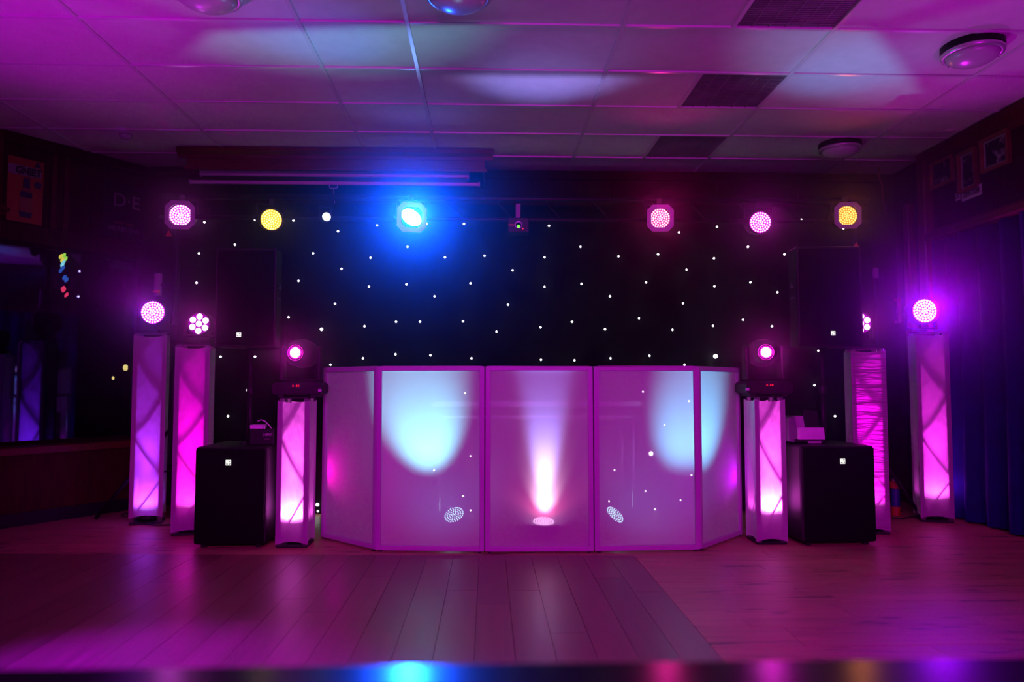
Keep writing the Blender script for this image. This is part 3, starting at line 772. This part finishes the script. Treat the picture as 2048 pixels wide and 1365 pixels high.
# ------------------------------------------------------------------ fabric totems
def totem(label, short, px0, px1, pyb, h, w, col, pn, pw_, cover, rot=0.0, lamp_z=.16, bot=0.018):
    a, b = atZ(px0, pyb, 0.02), atZ(px1, pyb, 0.02)
    y0 = (a.y + b.y) / 2
    w = .238 if rot else .212
    cxm = (a.x + b.x) / 2 * (y0 + w / 2) / y0
    c = Vector((cxm, y0 + w / 2, 0))
    c.x += w / 2 * (cxm / y0) * .0
    t = thing('light_totem', label, 'totem', tuple(c), rot, 'fabric covered light totems')
    q = w / 2 - .024
    MB().box(-w / 2 + .004, w / 2 - .004, -w / 2 + .004, w / 2 - .004, 0, .012).build('base_plate', M_black, t)
    MB().box(-w / 2 + .01, w / 2 - .01, -w / 2 + .01, w / 2 - .01, h + .012, h + .02).build('top_plate', M_black, t)
    for sx in (-1, 1):
        for sy in (-1, 1):
            MB().tube([(sx * q, sy * q, .012), (sx * q, sy * q, h + .012)], .0195, 12).build('chord', M_truss, t, smooth=True)
    n = int(round(h / .29)); dz = (h - .08) / n
    for f in range(4):
        for k in range(n):
            s0 = 1 if (k + f) % 2 else -1
            z0, z1 = .04 + k * dz, .04 + (k + 1) * dz
            pa, pb = (s0 * q, z0), (-s0 * q, z1)
            if f == 0: l = [(pa[0], -q, pa[1]), (pb[0], -q, pb[1])]
            elif f == 1: l = [(q, pa[0], pa[1]), (q, pb[0], pb[1])]
            elif f == 2: l = [(pa[0], q, pa[1]), (pb[0], q, pb[1])]
            else: l = [(-q, pa[0], pa[1]), (-q, pb[0], pb[1])]
            MB().tube(l, .006, 6).build('brace', M_truss, t)
    nu, nv = 8, 20; mb = MB()
    for f in range(4):
        mb = MB(); vs = []; fs = []
        for i in range(nu + 1):
            u = -1 + 2 * i / nu
            e = 1 - u * u
            for j in range(nv + 1):
                v = j / nv
                zz = bot + .018 * e * (1 - v) ** 3 + (h - bot - .016 * e * v ** 3 * (1 if f % 2 == 0 else 1)) * v
                off = -(w / 2) + .008 * e
                xy = (u * w / 2, off)
                if f == 1: xy = (-off, u * w / 2)
                if f == 2: xy = (-u * w / 2, -off)
                if f == 3: xy = (off, -u * w / 2)
                vs.append((xy[0], xy[1], zz))
        for i in range(nu):
            for j in range(nv):
                k = i * (nv + 1) + j; fs.append((k, k + nv + 1, k + nv + 2, k + 1))
        mb.add(vs, fs).build('fabric_cover' if f == 0 else 'fabric_side', cover if f == 0 or f == (3 if c.x < 0 else 1) else M_side, t, smooth=True)
    hm = MB()
    for zc_ in (bot + .002, h - .012):
        hm.box(-w / 2 - .001, w / 2 + .001, -w / 2 - .0015, -w / 2 + .001, zc_, zc_ + .012)
    # uplighter standing inside
    u = thing('uplighter', 'LED uplighter inside the ' + short, 'stage light', tuple(c + Vector((0, 0, .012))), 0)
    rr = min(.08, q - .02)
    MB().lathe([(rr * .8, 0), (rr, .02), (rr, lamp_z - .03), (rr * .9, lamp_z - .012), (rr * .9, lamp_z - .03), (0, lamp_z - .03)], 20).build('housing', M_black, u, smooth=False)
    mb = MB()
    for (ax_, ay_) in hexgrid(rr * .75, 2):
        mb.lathe([(.011, lamp_z - .03), (.009, lamp_z - .02), (0, lamp_z - .016)], 6, 'z', (ax_, ay_, 0))
    mb.build('led_array', emit('uplight_led', (1, .6, 1), 4), u)['kind'] = 'stuff'
    zl = c + Vector((0, 0, .012 + lamp_z))
    spot('uplight_beam', zl, zl + Vector((0, 0, 1)), col, pn * 1.2, 46, 1, .03)
    spot('uplight_spill', zl, zl + Vector((0, 0, 1)), col, pw_ * .7, 168, .3, .03)
    return c, w, q


tot = {}
tot['L1'] = totem('tall violet totem at the far left beside the bar window', 'far left violet totem', 256, 333, 1045, 1.47, .295, (.40, .03, 1), 110, 16, M_cover, 0.3, .1, .05)
tot['L2'] = totem('tall magenta totem behind the left bass speaker', 'left magenta totem', 341, 424, 1066, 1.36, .295, (1, .0, .72), 120, 20, M_cover, 0.2, .19)
tot['L3'] = totem('short bright pink totem between left bass speaker and screens', 'left short pink totem', 549, 632, 1090, .975, .28, (1, .1, .85), 120, 50, M_cover, 0.0, .15)
tot['R3'] = totem('short pink totem with a tape edge right of the screens', 'right short pink totem', 1490, 1577, 1084, .98, .285, (1, .08, .85), 130, 60, M_cover, 0.0, .19)
tot['R2'] = totem('tall wrinkled magenta totem behind the right bass speaker', 'wrinkled right magenta totem', 1697, 1779, 1063, 1.335, .295, (.95, .0, .8), 110, 16, M_coverw, -0.25, .19)
tot['R1'] = totem('tall pink and violet totem at the far right by the curtain', 'far right totem', 1832, 1903, 1041, 1.485, .29, (.95, .03, .85), 120, 22, M_cover, -0.3, .17, .03)

# par cans on the outer totems
def top_par(key, px, py, rpx, label, d, led, face):
    c, w, q = tot[key]
    p = atY(px, py, c.y - .02); z0 = {'L1': 1.49, 'R1': 1.505}[key]
    r = rpx * p.y / F
    dd = (p.z - r * 1.5) - z0
    return par(label, p, d, r, led, face, hang=False, drop=max(.01, dd)), p
h_, pL = top_par('L1', 305, 625, 22, 'par can shining violet-white on top of the far left totem', (.05, -1, .0), VIO_LED, VIO)
h_, pR = top_par('R1', 1850, 622, 24, 'par can shining intense violet on top of the far right totem', (-.05, -1, .0), VIO_LED, VIO)
spot('totem_par_beam', pL + Vector((0, -.07, 0)), (-.4, 0, 1.3), (.4, 0, 1), 10, 60, 1, .06)
spot('totem_par_beam', pL + Vector((0, -.07, 0)), (-2.6, 3.0, 3.1), (.72, 0, 1), 26, 80, 1, .06)
spot('added_floor_beam', (-2.45, 3.5, 2.2), (-1.3, 2.75, 0.0), (.3, 0, 1), 800, 40, 1, .08)  # unseen spot added for the violet pool on the floor
spot('totem_par_beam', pR + Vector((0, -.07, 0)), (.5, 0, 1.3), (.3, 0, 1), 105, 80, 1, .06)
spot('totem_par_beam', pR + Vector((0, -.07, 0)), (2.6, 3.2, 3.1), (.75, 0, .95), 45, 90, 1, .06)

# seven-lens moving heads on the middle totems
def wash_head(key, px, py, rpx, label):
    c, w, q = tot[key]
    zb = {'L2': 1.38, 'R2': 1.355}[key]
    p = atY(px, py, c.y - .05); r = rpx * p.y / F
    t = thing('wash_moving_head', label, 'stage light', (p.x, c.y, zb), 0, 'seven lens moving head washes')
    H = p.z - zb
    MB().box(-.09, .09, -.07, .09, .0, .05).build('base', M_black, t, bevel=.008)
    MB().lathe([(.06, .05), (.06, .062)], 16).build('turntable', M_black, t)
    yk = MB()
    for sx in (-1, 1): yk.prism([(-.03, .06), (.03, .06), (.022, H + .03), (-.022, H + .03)], 'x', sx * (r * 1.18 + .012) - .008, sx * (r * 1.18 + .012) + .008)
    yk.box(-r * 1.2 - .01, r * 1.2 + .01, -.03, .03, .06, .075)
    yk.build('yoke', M_black, t, bevel=.003)
    hd = MB().lathe([(0, -.05), (r * 1.0, -.05), (r * 1.1, -.06), (r * 1.14, -.04), (r * 1.12, .04), (r * .8, .09), (0, .1)], 24, 'y', (0, 0, H)).build('head', M_black, t, smooth=True)
    for (a, b) in [(0, 0)] + [(r * .68 * math.sin(k * PI / 3 + .06), r * .68 * math.cos(k * PI / 3 + .06)) for k in range(6)]:
        MB().lathe([(0, -.064), (r * .17, -.061), (r * .3, -.051)], 14, 'y', (a, 0, H + b)).build('lens', emit('wash_lens', (1, .6, 1), 4), hd, smooth=True)
    MB().lathe([(0, -.0515), (r * .98, -.0515)], 20, 'y', (0, 0, H)).build('lens_field', emit('wash_field', (.5, 0, .6), .5), hd)
    pp = Vector((p.x, c.y - .08, p.z))
    MB().tube([(-r * 1.3, 0, .05), (-r * 1.55, 0, H * .7), (-r * 1.45, 0, H + .03), (-r * 1.2, 0, H + .035)], .004, 6).build('cable', M_cable, t)
    return pp
pw1 = wash_head('L2', 398, 648, 21, 'moving head with seven glowing lenses, on the left magenta totem')
pw2 = wash_head('R2', 1722, 647, 21, 'moving head with lenses partly hidden by the right top speaker')
spot('wash_beam', pw1, (-.8, 2, 2.2), (1, .0, .8), 6, 90, 1, .06)
spot('wash_beam', pw2, (1.6, 2, 2.2), (1, .0, .8), 6, 90, 1, .06)

# spot moving heads on the short totems
def spot_head(key, px, py, label, turn, disp, ofs):
    c, w, q = tot[key]
    zb = {'L3': .995, 'R3': 1.0}[key]
    p = atY(px, py, c.y - .09)
    t = thing('spot_moving_head', label, 'stage light', (c.x + ofs, c.y, zb), 0, 'spot moving heads on the short totems')
    H = p.z - zb + .01
    MB().prism([(-.15, .02), (.15, .02), (.165, .035), (.165, .085), (.14, .105), (-.14, .105), (-.165, .085), (-.165, .035)], 'y', -.12, .12).build('base', M_blackpl, t, bevel=.006)
    MB().box(-.13, -.09, -.1, .1, 0, .02).box(.09, .13, -.1, .1, 0, .02).build('foot', M_black, t)
    MB().box(.145, .166, -.122, -.11, .04, .056).build('port', M_pale, t) if turn > 0 else MB().box(-.166, -.145, -.122, -.11, .04, .056).build('port', M_pale, t)
    MB().box(-.035, .03, -.1215, -.119, .065, .09).build('display_window', M_ink, t)
    x_ = -.03
    for ch in disp:
        text(ch, .018, emit('display_red', (1, .01, .02), 1.4), t, face_matrix((x_ + .008, -.1225, .077), (1, 0, 0), (0, 0, 1)), name='display_digit', squeeze=.8, bold=.0008); x_ += .013
    yk = MB()
    for sx in (-1, 1): yk.prism([(-.05, .11), (.05, .11), (.04, H + .05), (-.04, H + .05)], 'x', sx * .125 - .016, sx * .125 + .016)
    yk.box(-.125, .125, -.05, .05, .106, .13)
    yk.build('yoke', M_blackpl, t, bevel=.012)
    hd = bpy.data.objects.new('head', None)
    q_ = Vector((p.x - t.location.x, -.09, H)); ctr = Vector((0.0, 0.02, H))
    # head: rounded barrel pointing along the view of its lens
    mb = MB().lathe([(0, -.13), (.05, -.13), (.075, -.12), (.092, -.07), (.1, .0), (.096, .08), (.07, .13), (0, .145)], 24, 'y')
    ho = mb.build('head', M_blackpl, t, smooth=True)
    ho.location = ctr; dr = Vector((q_.x - ctr.x, -.13, .0)).normalized()
    ho.rotation_mode = 'QUATERNION'; ho.rotation_quaternion = dr.to_track_quat('-Y', 'Z')
    MB().lathe([(0, -.142), (.022, -.14), (.035, -.132)], 18, 'y').build('lens', emit('spot_lens', (1, .65, 1), 7), ho, smooth=True)
    MB().lathe([(.035, -.1305), (.055, -.1295)], 20, 'y').build('lens_ring', emit('spot_ring', (1, .02, .75), .8), ho)
    return Vector(t.location) + ctr + dr * .16
ps1 = spot_head('L3', 592, 709, 'moving head with one pink lens on the left short totem', 1, '0-01', .02)
ps2 = spot_head('R3', 1530, 708, 'moving head with one pink lens on the right short totem', -1, '0-00', .0)
spot('head_beam', ps1, ps1 + Vector((-.1, -2, .3)), (1, .0, .75), 6, 120, 1, .03)
spot('head_beam', ps2, ps2 + Vector((-.05, -2, .3)), (1, .0, .75), 8, 120, 1, .03)

# ------------------------------------------------------------------ speakers
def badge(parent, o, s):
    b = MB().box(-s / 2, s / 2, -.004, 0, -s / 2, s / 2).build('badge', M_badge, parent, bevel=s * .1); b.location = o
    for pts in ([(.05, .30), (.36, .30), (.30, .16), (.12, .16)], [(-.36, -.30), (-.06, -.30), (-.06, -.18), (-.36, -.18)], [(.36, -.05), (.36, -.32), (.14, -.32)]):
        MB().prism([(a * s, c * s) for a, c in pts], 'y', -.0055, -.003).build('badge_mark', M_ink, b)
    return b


def top_speaker(label, px0, px1, pyt, pyb, yf, rot, badge_px, sub, mirror):
    a = atY(px0, pyb, yf); b = atY(px1, pyb, yf); zt_ = atY((px0 + px1) / 2, pyt, yf).z; zb_ = a.z
    w = b.x - a.x; h = zt_ - zb_; m = (a + b) / 2
    t = thing('pa_speaker', label, 'speaker', (m.x, yf, zb_), rot, 'black top speakers on poles')
    d = .38; k = .55
    body = MB().prism([(-w / 2, .012), (w / 2, .012), (w / 2, .16), (w / 2 * k, d), (-w / 2 * k, d), (-w / 2, .16)], 'z', 0, h).build('cabinet', M_blackpl, t, bevel=.012)
    gr = MB(); n = 14
    gr.box(-w / 2 + .012, w / 2 - .012, 0, .012, .015, h - .015)
    g_ = gr.build('grille', M_grillebk, t, bevel=.006)
    for xx in (-w / 2 + .006, w / 2 - .006): MB().box(xx - .006, xx + .006, -.002, .014, .0, h).build('edge_strip', M_blackpl, t, bevel=.003)
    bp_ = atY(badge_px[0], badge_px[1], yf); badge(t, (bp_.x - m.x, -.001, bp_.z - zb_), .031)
    # side handle: recess with a lighter bevel
    for s_ in (-1, 1):
        xs = s_ * (w / 2)
        hh = MB().box(min(xs, xs + s_ * .003), max(xs, xs + s_ * .003), .05, .13, h * .4, h * .66).build('handle', M_black, t, bevel=.001)
        MB().prism([(.055, h * .60), (.125, h * .60), (.125, h * .655)], 'x', xs + s_ * .003, xs + s_ * .005).build('handle_bevel', mat('handle_grey', (.1, .1, .11), .4), hh)
        MB().box(min(xs + s_ * .003, xs + s_ * .006), max(xs + s_ * .003, xs + s_ * .006), .055, .125, h * .49, h * .505).build('handle_bar', mat('handle_grey', (.1, .1, .11), .4), hh)
    MB().lathe([(.04, -.012), (.04, 0)], 14, 'z', (0, .17, 0)).build('pole_cup', M_black, t)
    return t, h, zb_


def sub(label, x0, x1, yf, d, h, badge_px, rot=0.0):
    m = (x0 + x1) / 2; w = x1 - x0
    t = thing('bass_speaker', label, 'speaker', (m, yf, 0), rot, 'black bass speakers on the floor')
    MB().box(-w / 2, w / 2, .014, d, .02, h).build('cabinet', M_blackpl, t, bevel=.02)
    MB().box(-w / 2 + .012, w / 2 - .012, 0, .014, .03, h - .012).build('grille', M_grillebk, t, bevel=.01)
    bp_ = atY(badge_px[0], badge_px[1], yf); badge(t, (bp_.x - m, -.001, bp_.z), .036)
    for sx in (-1, 1):
        for y_ in (.06, d - .06):
            MB().lathe([(.02, 0), (.022, .02)], 10, 'z', (sx * (w / 2 - .06), y_, 0)).build('foot', M_black, t)
        hb = MB().box(min(sx * w / 2, sx * (w / 2 + .002)), max(sx * w / 2, sx * (w / 2 + .002)), d * .35, d * .65, h * .55, h * .68).build('handle', M_black, t)
    MB().lathe([(.03, h), (.03, h + .012), (.018, h + .012)], 14, 'z', (0, d / 2, 0)).build('pole_socket', M_black, t)
    return t
SYL, SYR = 5.03, 4.97
xl0 = atY(387, 1000, SYL).x; xr1 = atY(1756, 1000, SYR).x
sub('left black bass speaker standing beside the short pink totem', xl0 - .005, xl0 + .475, SYL, .56, .665, (457, 926))
sub('right black bass speaker carrying the tilted scanner', xr1 - .52, xr1, SYR, .56, .665, (1685, 923), 0.03)
ts, hs, zs = top_speaker('left black top speaker on a pole above the bass bin', 429, 549, 496, 694, 5.08, .04, (478, 670), None, False)
ts2, hs2, zs2 = top_speaker('right black top speaker on a pole hiding part of a moving head', 1599, 1726, 492, 694, 5.08, -.04, (1666, 667), None, True)
for s_, lab in ((ts, 'thin black pole carrying the left top speaker'), (ts2, 'thin black pole carrying the right top speaker')):
    zz = zs if s_ is ts else zs2
    q_ = s_.matrix_basis @ Vector((0, .17, 0))
    t = thing('speaker_pole', lab, 'pole', (q_.x, q_.y, .665))
    MB().tube([(0, 0, .012), (0, 0, (zz - .665) * .55)], .02, 14).build('lower_tube', M_black, t, smooth=True)
    MB().tube([(0, 0, (zz - .665) * .55), (0, 0, zz - .665 - .005)], .0165, 14).build('upper_tube', M_black, t, smooth=True)
    MB().lathe([(.026, -.02), (.028, 0), (.026, .03)], 14, 'z', (0, 0, (zz - .665) * .55)).build('collar', M_black, t)

# control box on the left bass bin
c1 = atY(499, 893, 5.2); c2 = atY(547, 893, 5.2)
t = thing('dimmer_box', 'small black effect control box on the left bass speaker', 'box', ((c1.x + c2.x) / 2, 5.2, .666))
w = c2.x - c1.x; h = atY(520, 858, 5.2).z - .666
MB().box(-w / 2, w / 2, 0, .16, 0, h).build('case', M_black, t, bevel=.004)
MB().box(-w / 2, w / 2 * .05, .0, .1, h, h + .026).build('top_label', M_pale, t, bevel=.002)
MB().box(w * .06, w * .12, .0, .02, h, h + .022).build('knob', M_pale, t)
m_let = mat('magenta_print', (.5, .4, .5), .5)
text('CHAUVET', .024, m_let, t, face_matrix((w * .24, -.001, h * .62), (1, 0, 0), (0, 0, 1)), squeeze=.62)
MB().prism([(w * .2, h * .70), (w * .27, h * .70), (w * .235, h * .62)], 'y', -.002, 0).build('logo_mark', m_let, t)
text('DJ EFFECT', .009, m_let, t, face_matrix((w * .24, -.001, h * .36), (1, 0, 0), (0, 0, 1)))
pa = [atY(515, 843, 5.25), atY(522, 840, 5.25), atY(530, 843, 5.25), atY(538, 851, 5.25), atY(544, 859, 5.25)]
MB().tube([p - t.location for p in pa], .004, 6).build('cable', M_pale, t, smooth=True)

# tilted scanner on the right bass bin
c1 = atY(1581, 886, 5.16); c2 = atY(1651, 886, 5.16)
t = thing('scanner', 'tilted scanner with a pale square label on the right bass speaker', 'stage light', ((c1.x + c2.x) / 2, 5.16, .668))
W_ = c2.x - c1.x
def sx_(px): return atY(px, 860, 5.16).x - t.location.x
def sz_(py): return atY(1620, py, 5.16).z - .668
MB().box(sx_(1592), sx_(1652), .02, .2, 0.008, .03).build('base', M_black, t, bevel=.003)
MB().box(sx_(1617), sx_(1642), 0.0, .02, .002, .02).build('base_label', M_gel, t)
MB().prism([(sx_(1580), sz_(884)), (sx_(1599), sz_(886)), (sx_(1597), sz_(856)), (sx_(1594), sz_(833)), (sx_(1579), sz_(838))], 'y', .03, .2).build('side_cheek', mat('scanner_grey', (.12, .11, .14), .5), t, bevel=.003)
MB().prism([(sx_(1598), sz_(880)), (sx_(1650), sz_(880)), (sx_(1648), sz_(856)), (sx_(1598), sz_(856))], 'y', .0, .15).build('front_label', M_pale, t, bevel=.001)
MB().prism([(sx_(1598), sz_(857)), (sx_(1615), sz_(857)), (sx_(1611), sz_(833)), (sx_(1593), sz_(833))], 'y', .04, .1).build('back_label', M_gel, t, bevel=.001)
MB().prism([(sx_(1614), sz_(857)), (sx_(1649), sz_(857)), (sx_(1643), sz_(823)), (sx_(1614), sz_(823))], 'y', .06, .2).build('mirror_head', M_black, t, bevel=.004)

# ------------------------------------------------------------------ the screen facade of the DJ booth
CORN = [(-1.178, 5.347), (-.729, 4.905), (-.02, 4.835), (.686, 4.825), (1.386, 4.854), (1.828, 5.336)]
fac = thing('booth_facade', 'folding five panel white screen facade hiding the DJ booth', 'screen', (.33, 4.83, 0))
FO = Vector(fac.location)
FH = 1.2
hinge_src = None
for k in range(5):
    A = Vector((*CORN[k], 0)); B = Vector((*CORN[k + 1], 0)); u = (B - A).normalized(); L_ = (B - A).length; n = Vector((-u.y, u.x, 0))
    A = A + u * .003; L_ -= .006
    pf = bpy.data.objects.new('frame_panel', None)
    mb = MB(); fwid = .03; dep = .03
    def pb(s0, s1, z0, z1, d0=0, d1=dep):
        c = A - FO + u * (s0 + s1) / 2 + n * (d0 + d1) / 2 + Vector((0, 0, (z0 + z1) / 2))
        return (c, u * (s1 - s0) / 2, n * (d1 - d0) / 2, Vector((0, 0, (z1 - z0) / 2)))
    mb.obox(*pb(0, fwid, .012, FH)); mb.obox(*pb(L_ - fwid, L_, .012, FH)); mb.obox(*pb(fwid, L_ - fwid, .012, .012 + fwid)); mb.obox(*pb(fwid, L_ - fwid, FH - fwid, FH))
    fr = mb.build('panel_frame', M_frame, fac, bevel=.004)
    # foot
    MB().obox(*pb(.02, .04, 0, .012, .005, .025)).build('foot', M_black, fr); MB().obox(*pb(L_ - .04, L_ - .02, 0, .012, .005, .025)).build('foot', M_black, fr)
    vs = [A - FO + u * s0 + n * .018 + Vector((0, 0, z)) for s0, z in ((fwid - .005, .012 + fwid - .005), (L_ - fwid + .005, .012 + fwid - .005), (L_ - fwid + .005, FH - fwid + .005), (fwid - .005, FH - fwid + .005))]
    MB().add(vs, [(0, 1, 2, 3)]).build('screen_fabric', M_screen, fr)
    if k:
        for z in (.25, .95):
            MB().tube([A - FO + Vector((0, 0, z)) + n * .036 - u * .003, A - FO + Vector((0, 0, z + .07)) + n * .036 - u * .003], .006, 8).build('hinge', M_chrome, fac)

# DJ table behind the screens
t = thing('booth_table', 'folding black DJ table faintly seen through the screens', 'table', (.35, 5.55, 0))
MB().box(-.75, .75, -.22, .3, .93, .96).build('table_top', M_black, t, bevel=.004)
MB().box(-.75, .75, -.225, -.22, .925, .962).build('edge_strip', M_chrome, t)
MB().box(-.68, .68, -.215, -.2, .84, .86).build('cross_rail', M_chrome, t)
for sx in (-.7, .7):
    for sy in (-.18, .26):
        MB().tube([(sx, sy, 0), (sx, sy, .93)], .014, 10).build('leg', M_chrome, t, smooth=True)

# floor pars behind the screens
def floor_par(px, py, yy, target, r, label, led, face):
    p = atY(px, py, yy)
    d = (Vector(target) - p).normalized()
    t = aimed('floor_par', label, 'stage light', p, d, 'LED pars on the floor behind the screens')
    MB().lathe([(r * 1.02, 0.012), (r * 1.15, -.012), (r * 1.18, 0.0), (r * 1.1, .08), (r * .6, .13), (0, .13)], 24, 'y').build('housing', M_black, t, smooth=True)
    MB().lathe([(0, .002), (r, .002), (r, .01), (0, .01)], 24, 'y').build('lens_plate', face, t)
    mb = MB(); lr = r / 13
    for (a, b) in hexgrid(r * .88, 4): mb.lathe([(0, -.006), (lr * .7, -.004), (lr, .001)], 6, 'y', (a, 0, b))
    mb.build('led_array', led, t)['kind'] = 'stuff'
    R_ = t.rotation_quaternion.to_matrix().inverted()
    foot = MB()
    for sx in (-1, 1):
        a = R_ @ (Vector((p.x + sx * (r + .03), p.y + .03, 0)) - p); b = R_ @ (Vector((p.x + sx * (r + .012), p.y + .02, p.z)) - p)
        foot.tube([a, b], .008, 6)
    foot.tube([R_ @ (Vector((p.x - r - .03, p.y + .03, .006)) - p), R_ @ (Vector((p.x + r + .03, p.y + .03, .006)) - p)], .008, 6)
    foot.build('stand', M_black, t)
    return p, d
pB, dB = floor_par(908, 1030, 5.36, (-.45, 4.87, .84), .075, 'floor par behind the second screen from the left, glowing pale cyan', CYW_LED, CYW)
pC, dC = floor_par(1087, 1044, 4.945, (.37, 4.83, .62), .072, 'floor par pointing straight up behind the middle screen', PINK_LED, emit('lens_pale_pink', (1, .5, .8), 1.5))
pD, dD = floor_par(1230, 1030, 5.36, (1.42, 4.9, .86), .075, 'floor par leaning right behind the fourth screen, glowing pale cyan', CYW_LED, CYW)
spot('floor_par_beam', pB + dB * .03, (-.44, 4.87, .93), (.2, .78, 1), 190, 46, 1, .03)
spot('floor_par_beam', pD + dD * .03, (1.45, 4.9, .98), (.14, .62, 1), 170, 48, 1, .03)
spot('floor_par_beam', pC + dC * .03, (.37, 4.83, .72), (.6, .48, 1), 80, 34, 1, .03)
spot('floor_par_beam', pC + dC * .03, (.37, 4.83, 1.1), (.18, .22, 1), 190, 27, 1, .03)
spot('floor_par_beam', pC + dC * .03, (.37, 4.83, .42), (1, .6, .9), 14, 64, 1, .03)
spot('floor_par_spill', pC + dC * .03, (.37, 4.83, .7), (1, .1, .35), 2.2, 150, .6, .04)
spot('floor_par_spill', pB + dB * .03, (-.3, 4.87, .5), (.16, .26, 1), 4, 110, 1, .04)
spot('floor_par_spill', pD + dD * .03, (1.1, 4.87, .5), (.16, .26, 1), 4, 110, 1, .04)
# spots added behind the screens, without fixtures, for the bluish ceiling patches
spot('added_ceiling_beam', (-.45, 5.3, 1.2), (-.98, 4.15, 3.08), (.02, .12, 1), 62, 26, 1, .04)
spot('added_ceiling_beam', (.3, 5.3, 1.2), (.32, 4.78, 3.08), (.3, .25, 1), 28, 30, 1, .04)
spot('added_ceiling_beam', (1.3, 5.3, 1.2), (2.3, 4.55, 3.08), (.05, .36, 1), 52, 26, 1, .04)
# pink and violet spill at the outer screens from spots set behind them
spot('side_spill', (-1.1, 5.46, .45), (-1.0, 5.15, .52), (1, 0, .65), 6, 120, 1, .04)
spot('side_spill', (1.72, 5.42, .4), (1.66, 5.15, .5), (.6, .0, 1), 6, 120, 1, .04)

# ------------------------------------------------------------------ small things
p = atZ(1796, 1033, 0)
t = thing('bubble_bottle', 'blue bottle with orange cap and base on the floor by the right totem', 'bottle', (p.x, p.y + .03, 0))
MB().lathe([(.03, 0), (.036, .004), (.036, .07), (.032, .075)], 18).build('base_cup', M_orange, t, smooth=False)
MB().lathe([(.031, .07), (.034, .08), (.034, .225), (.03, .235)], 18).build('body', M_bluepl, t, smooth=False)
MB().lathe([(.036, .222), (.043, .23), (.043, .272), (.036, .282), (0, .284)], 18).build('cap', M_orange, t, smooth=False)
MB().lathe([(.022, .28), (.022, .3), (0, .3)], 14).build('nozzle', M_pale, t)
def floor_cable(pxs, label):
    pts = [atZ(a, b, .008) for a, b in pxs]
    tag(MB().tube(pts, .006, 6).build('floor_cable', M_cable, smooth=True), label, 'cable')
floor_cable([(345, 1050), (330, 1051), (310, 1051), (296, 1049), (290, 1046), (293, 1043), (303, 1041), (330, 1040)], 'black cable loop on the floor beneath the far left totem')
floor_cable([(255, 1033), (247, 1033), (243, 1031), (247, 1028), (262, 1027)], 'small black cable end on the floor left of the violet totem')
floor_cable([(1782, 1036), (1800, 1038), (1815, 1036), (1835, 1032)], 'black cable on the floor around the blue bottle')

# dark polished table right in front of the camera
t = thing('foreground_table', 'dark polished table edge blurred across the bottom of the picture', 'table', (0, .55, 0))
MB().box(-1.3, 1.3, -.35, .60, .625, .66).build('table_top', M_table, t, bevel=.006)
MB().lathe([(.25, 0), (.25, .02), (.04, .05), (.04, .60), (.2, .625)], 20).build('pedestal', M_black, t)

# ------------------------------------------------------------------ stage haze
hz = bpy.data.materials.new('stage_haze'); hz.use_nodes = True; nt = hz.node_tree
nt.nodes.remove(nt.nodes['Principled BSDF'])
vs_ = nt.nodes.new('ShaderNodeVolumeScatter'); vs_.inputs['Density'].default_value = 0.03; vs_.inputs['Anisotropy'].default_value = 0.87
nt.links.new(vs_.outputs[0], nt.nodes['Material Output'].inputs['Volume'])
o = MB().prism([(-3.5, 3.6), (3.6, 3.6), (3.6, 6.27), (-2.95, 6.27), (-3.5, 5.45)], 'z', .02, 2.98).build('stage_haze', hz)
tag(o, 'thin machine haze hanging in the air over the stage', 'haze', kind='stuff')
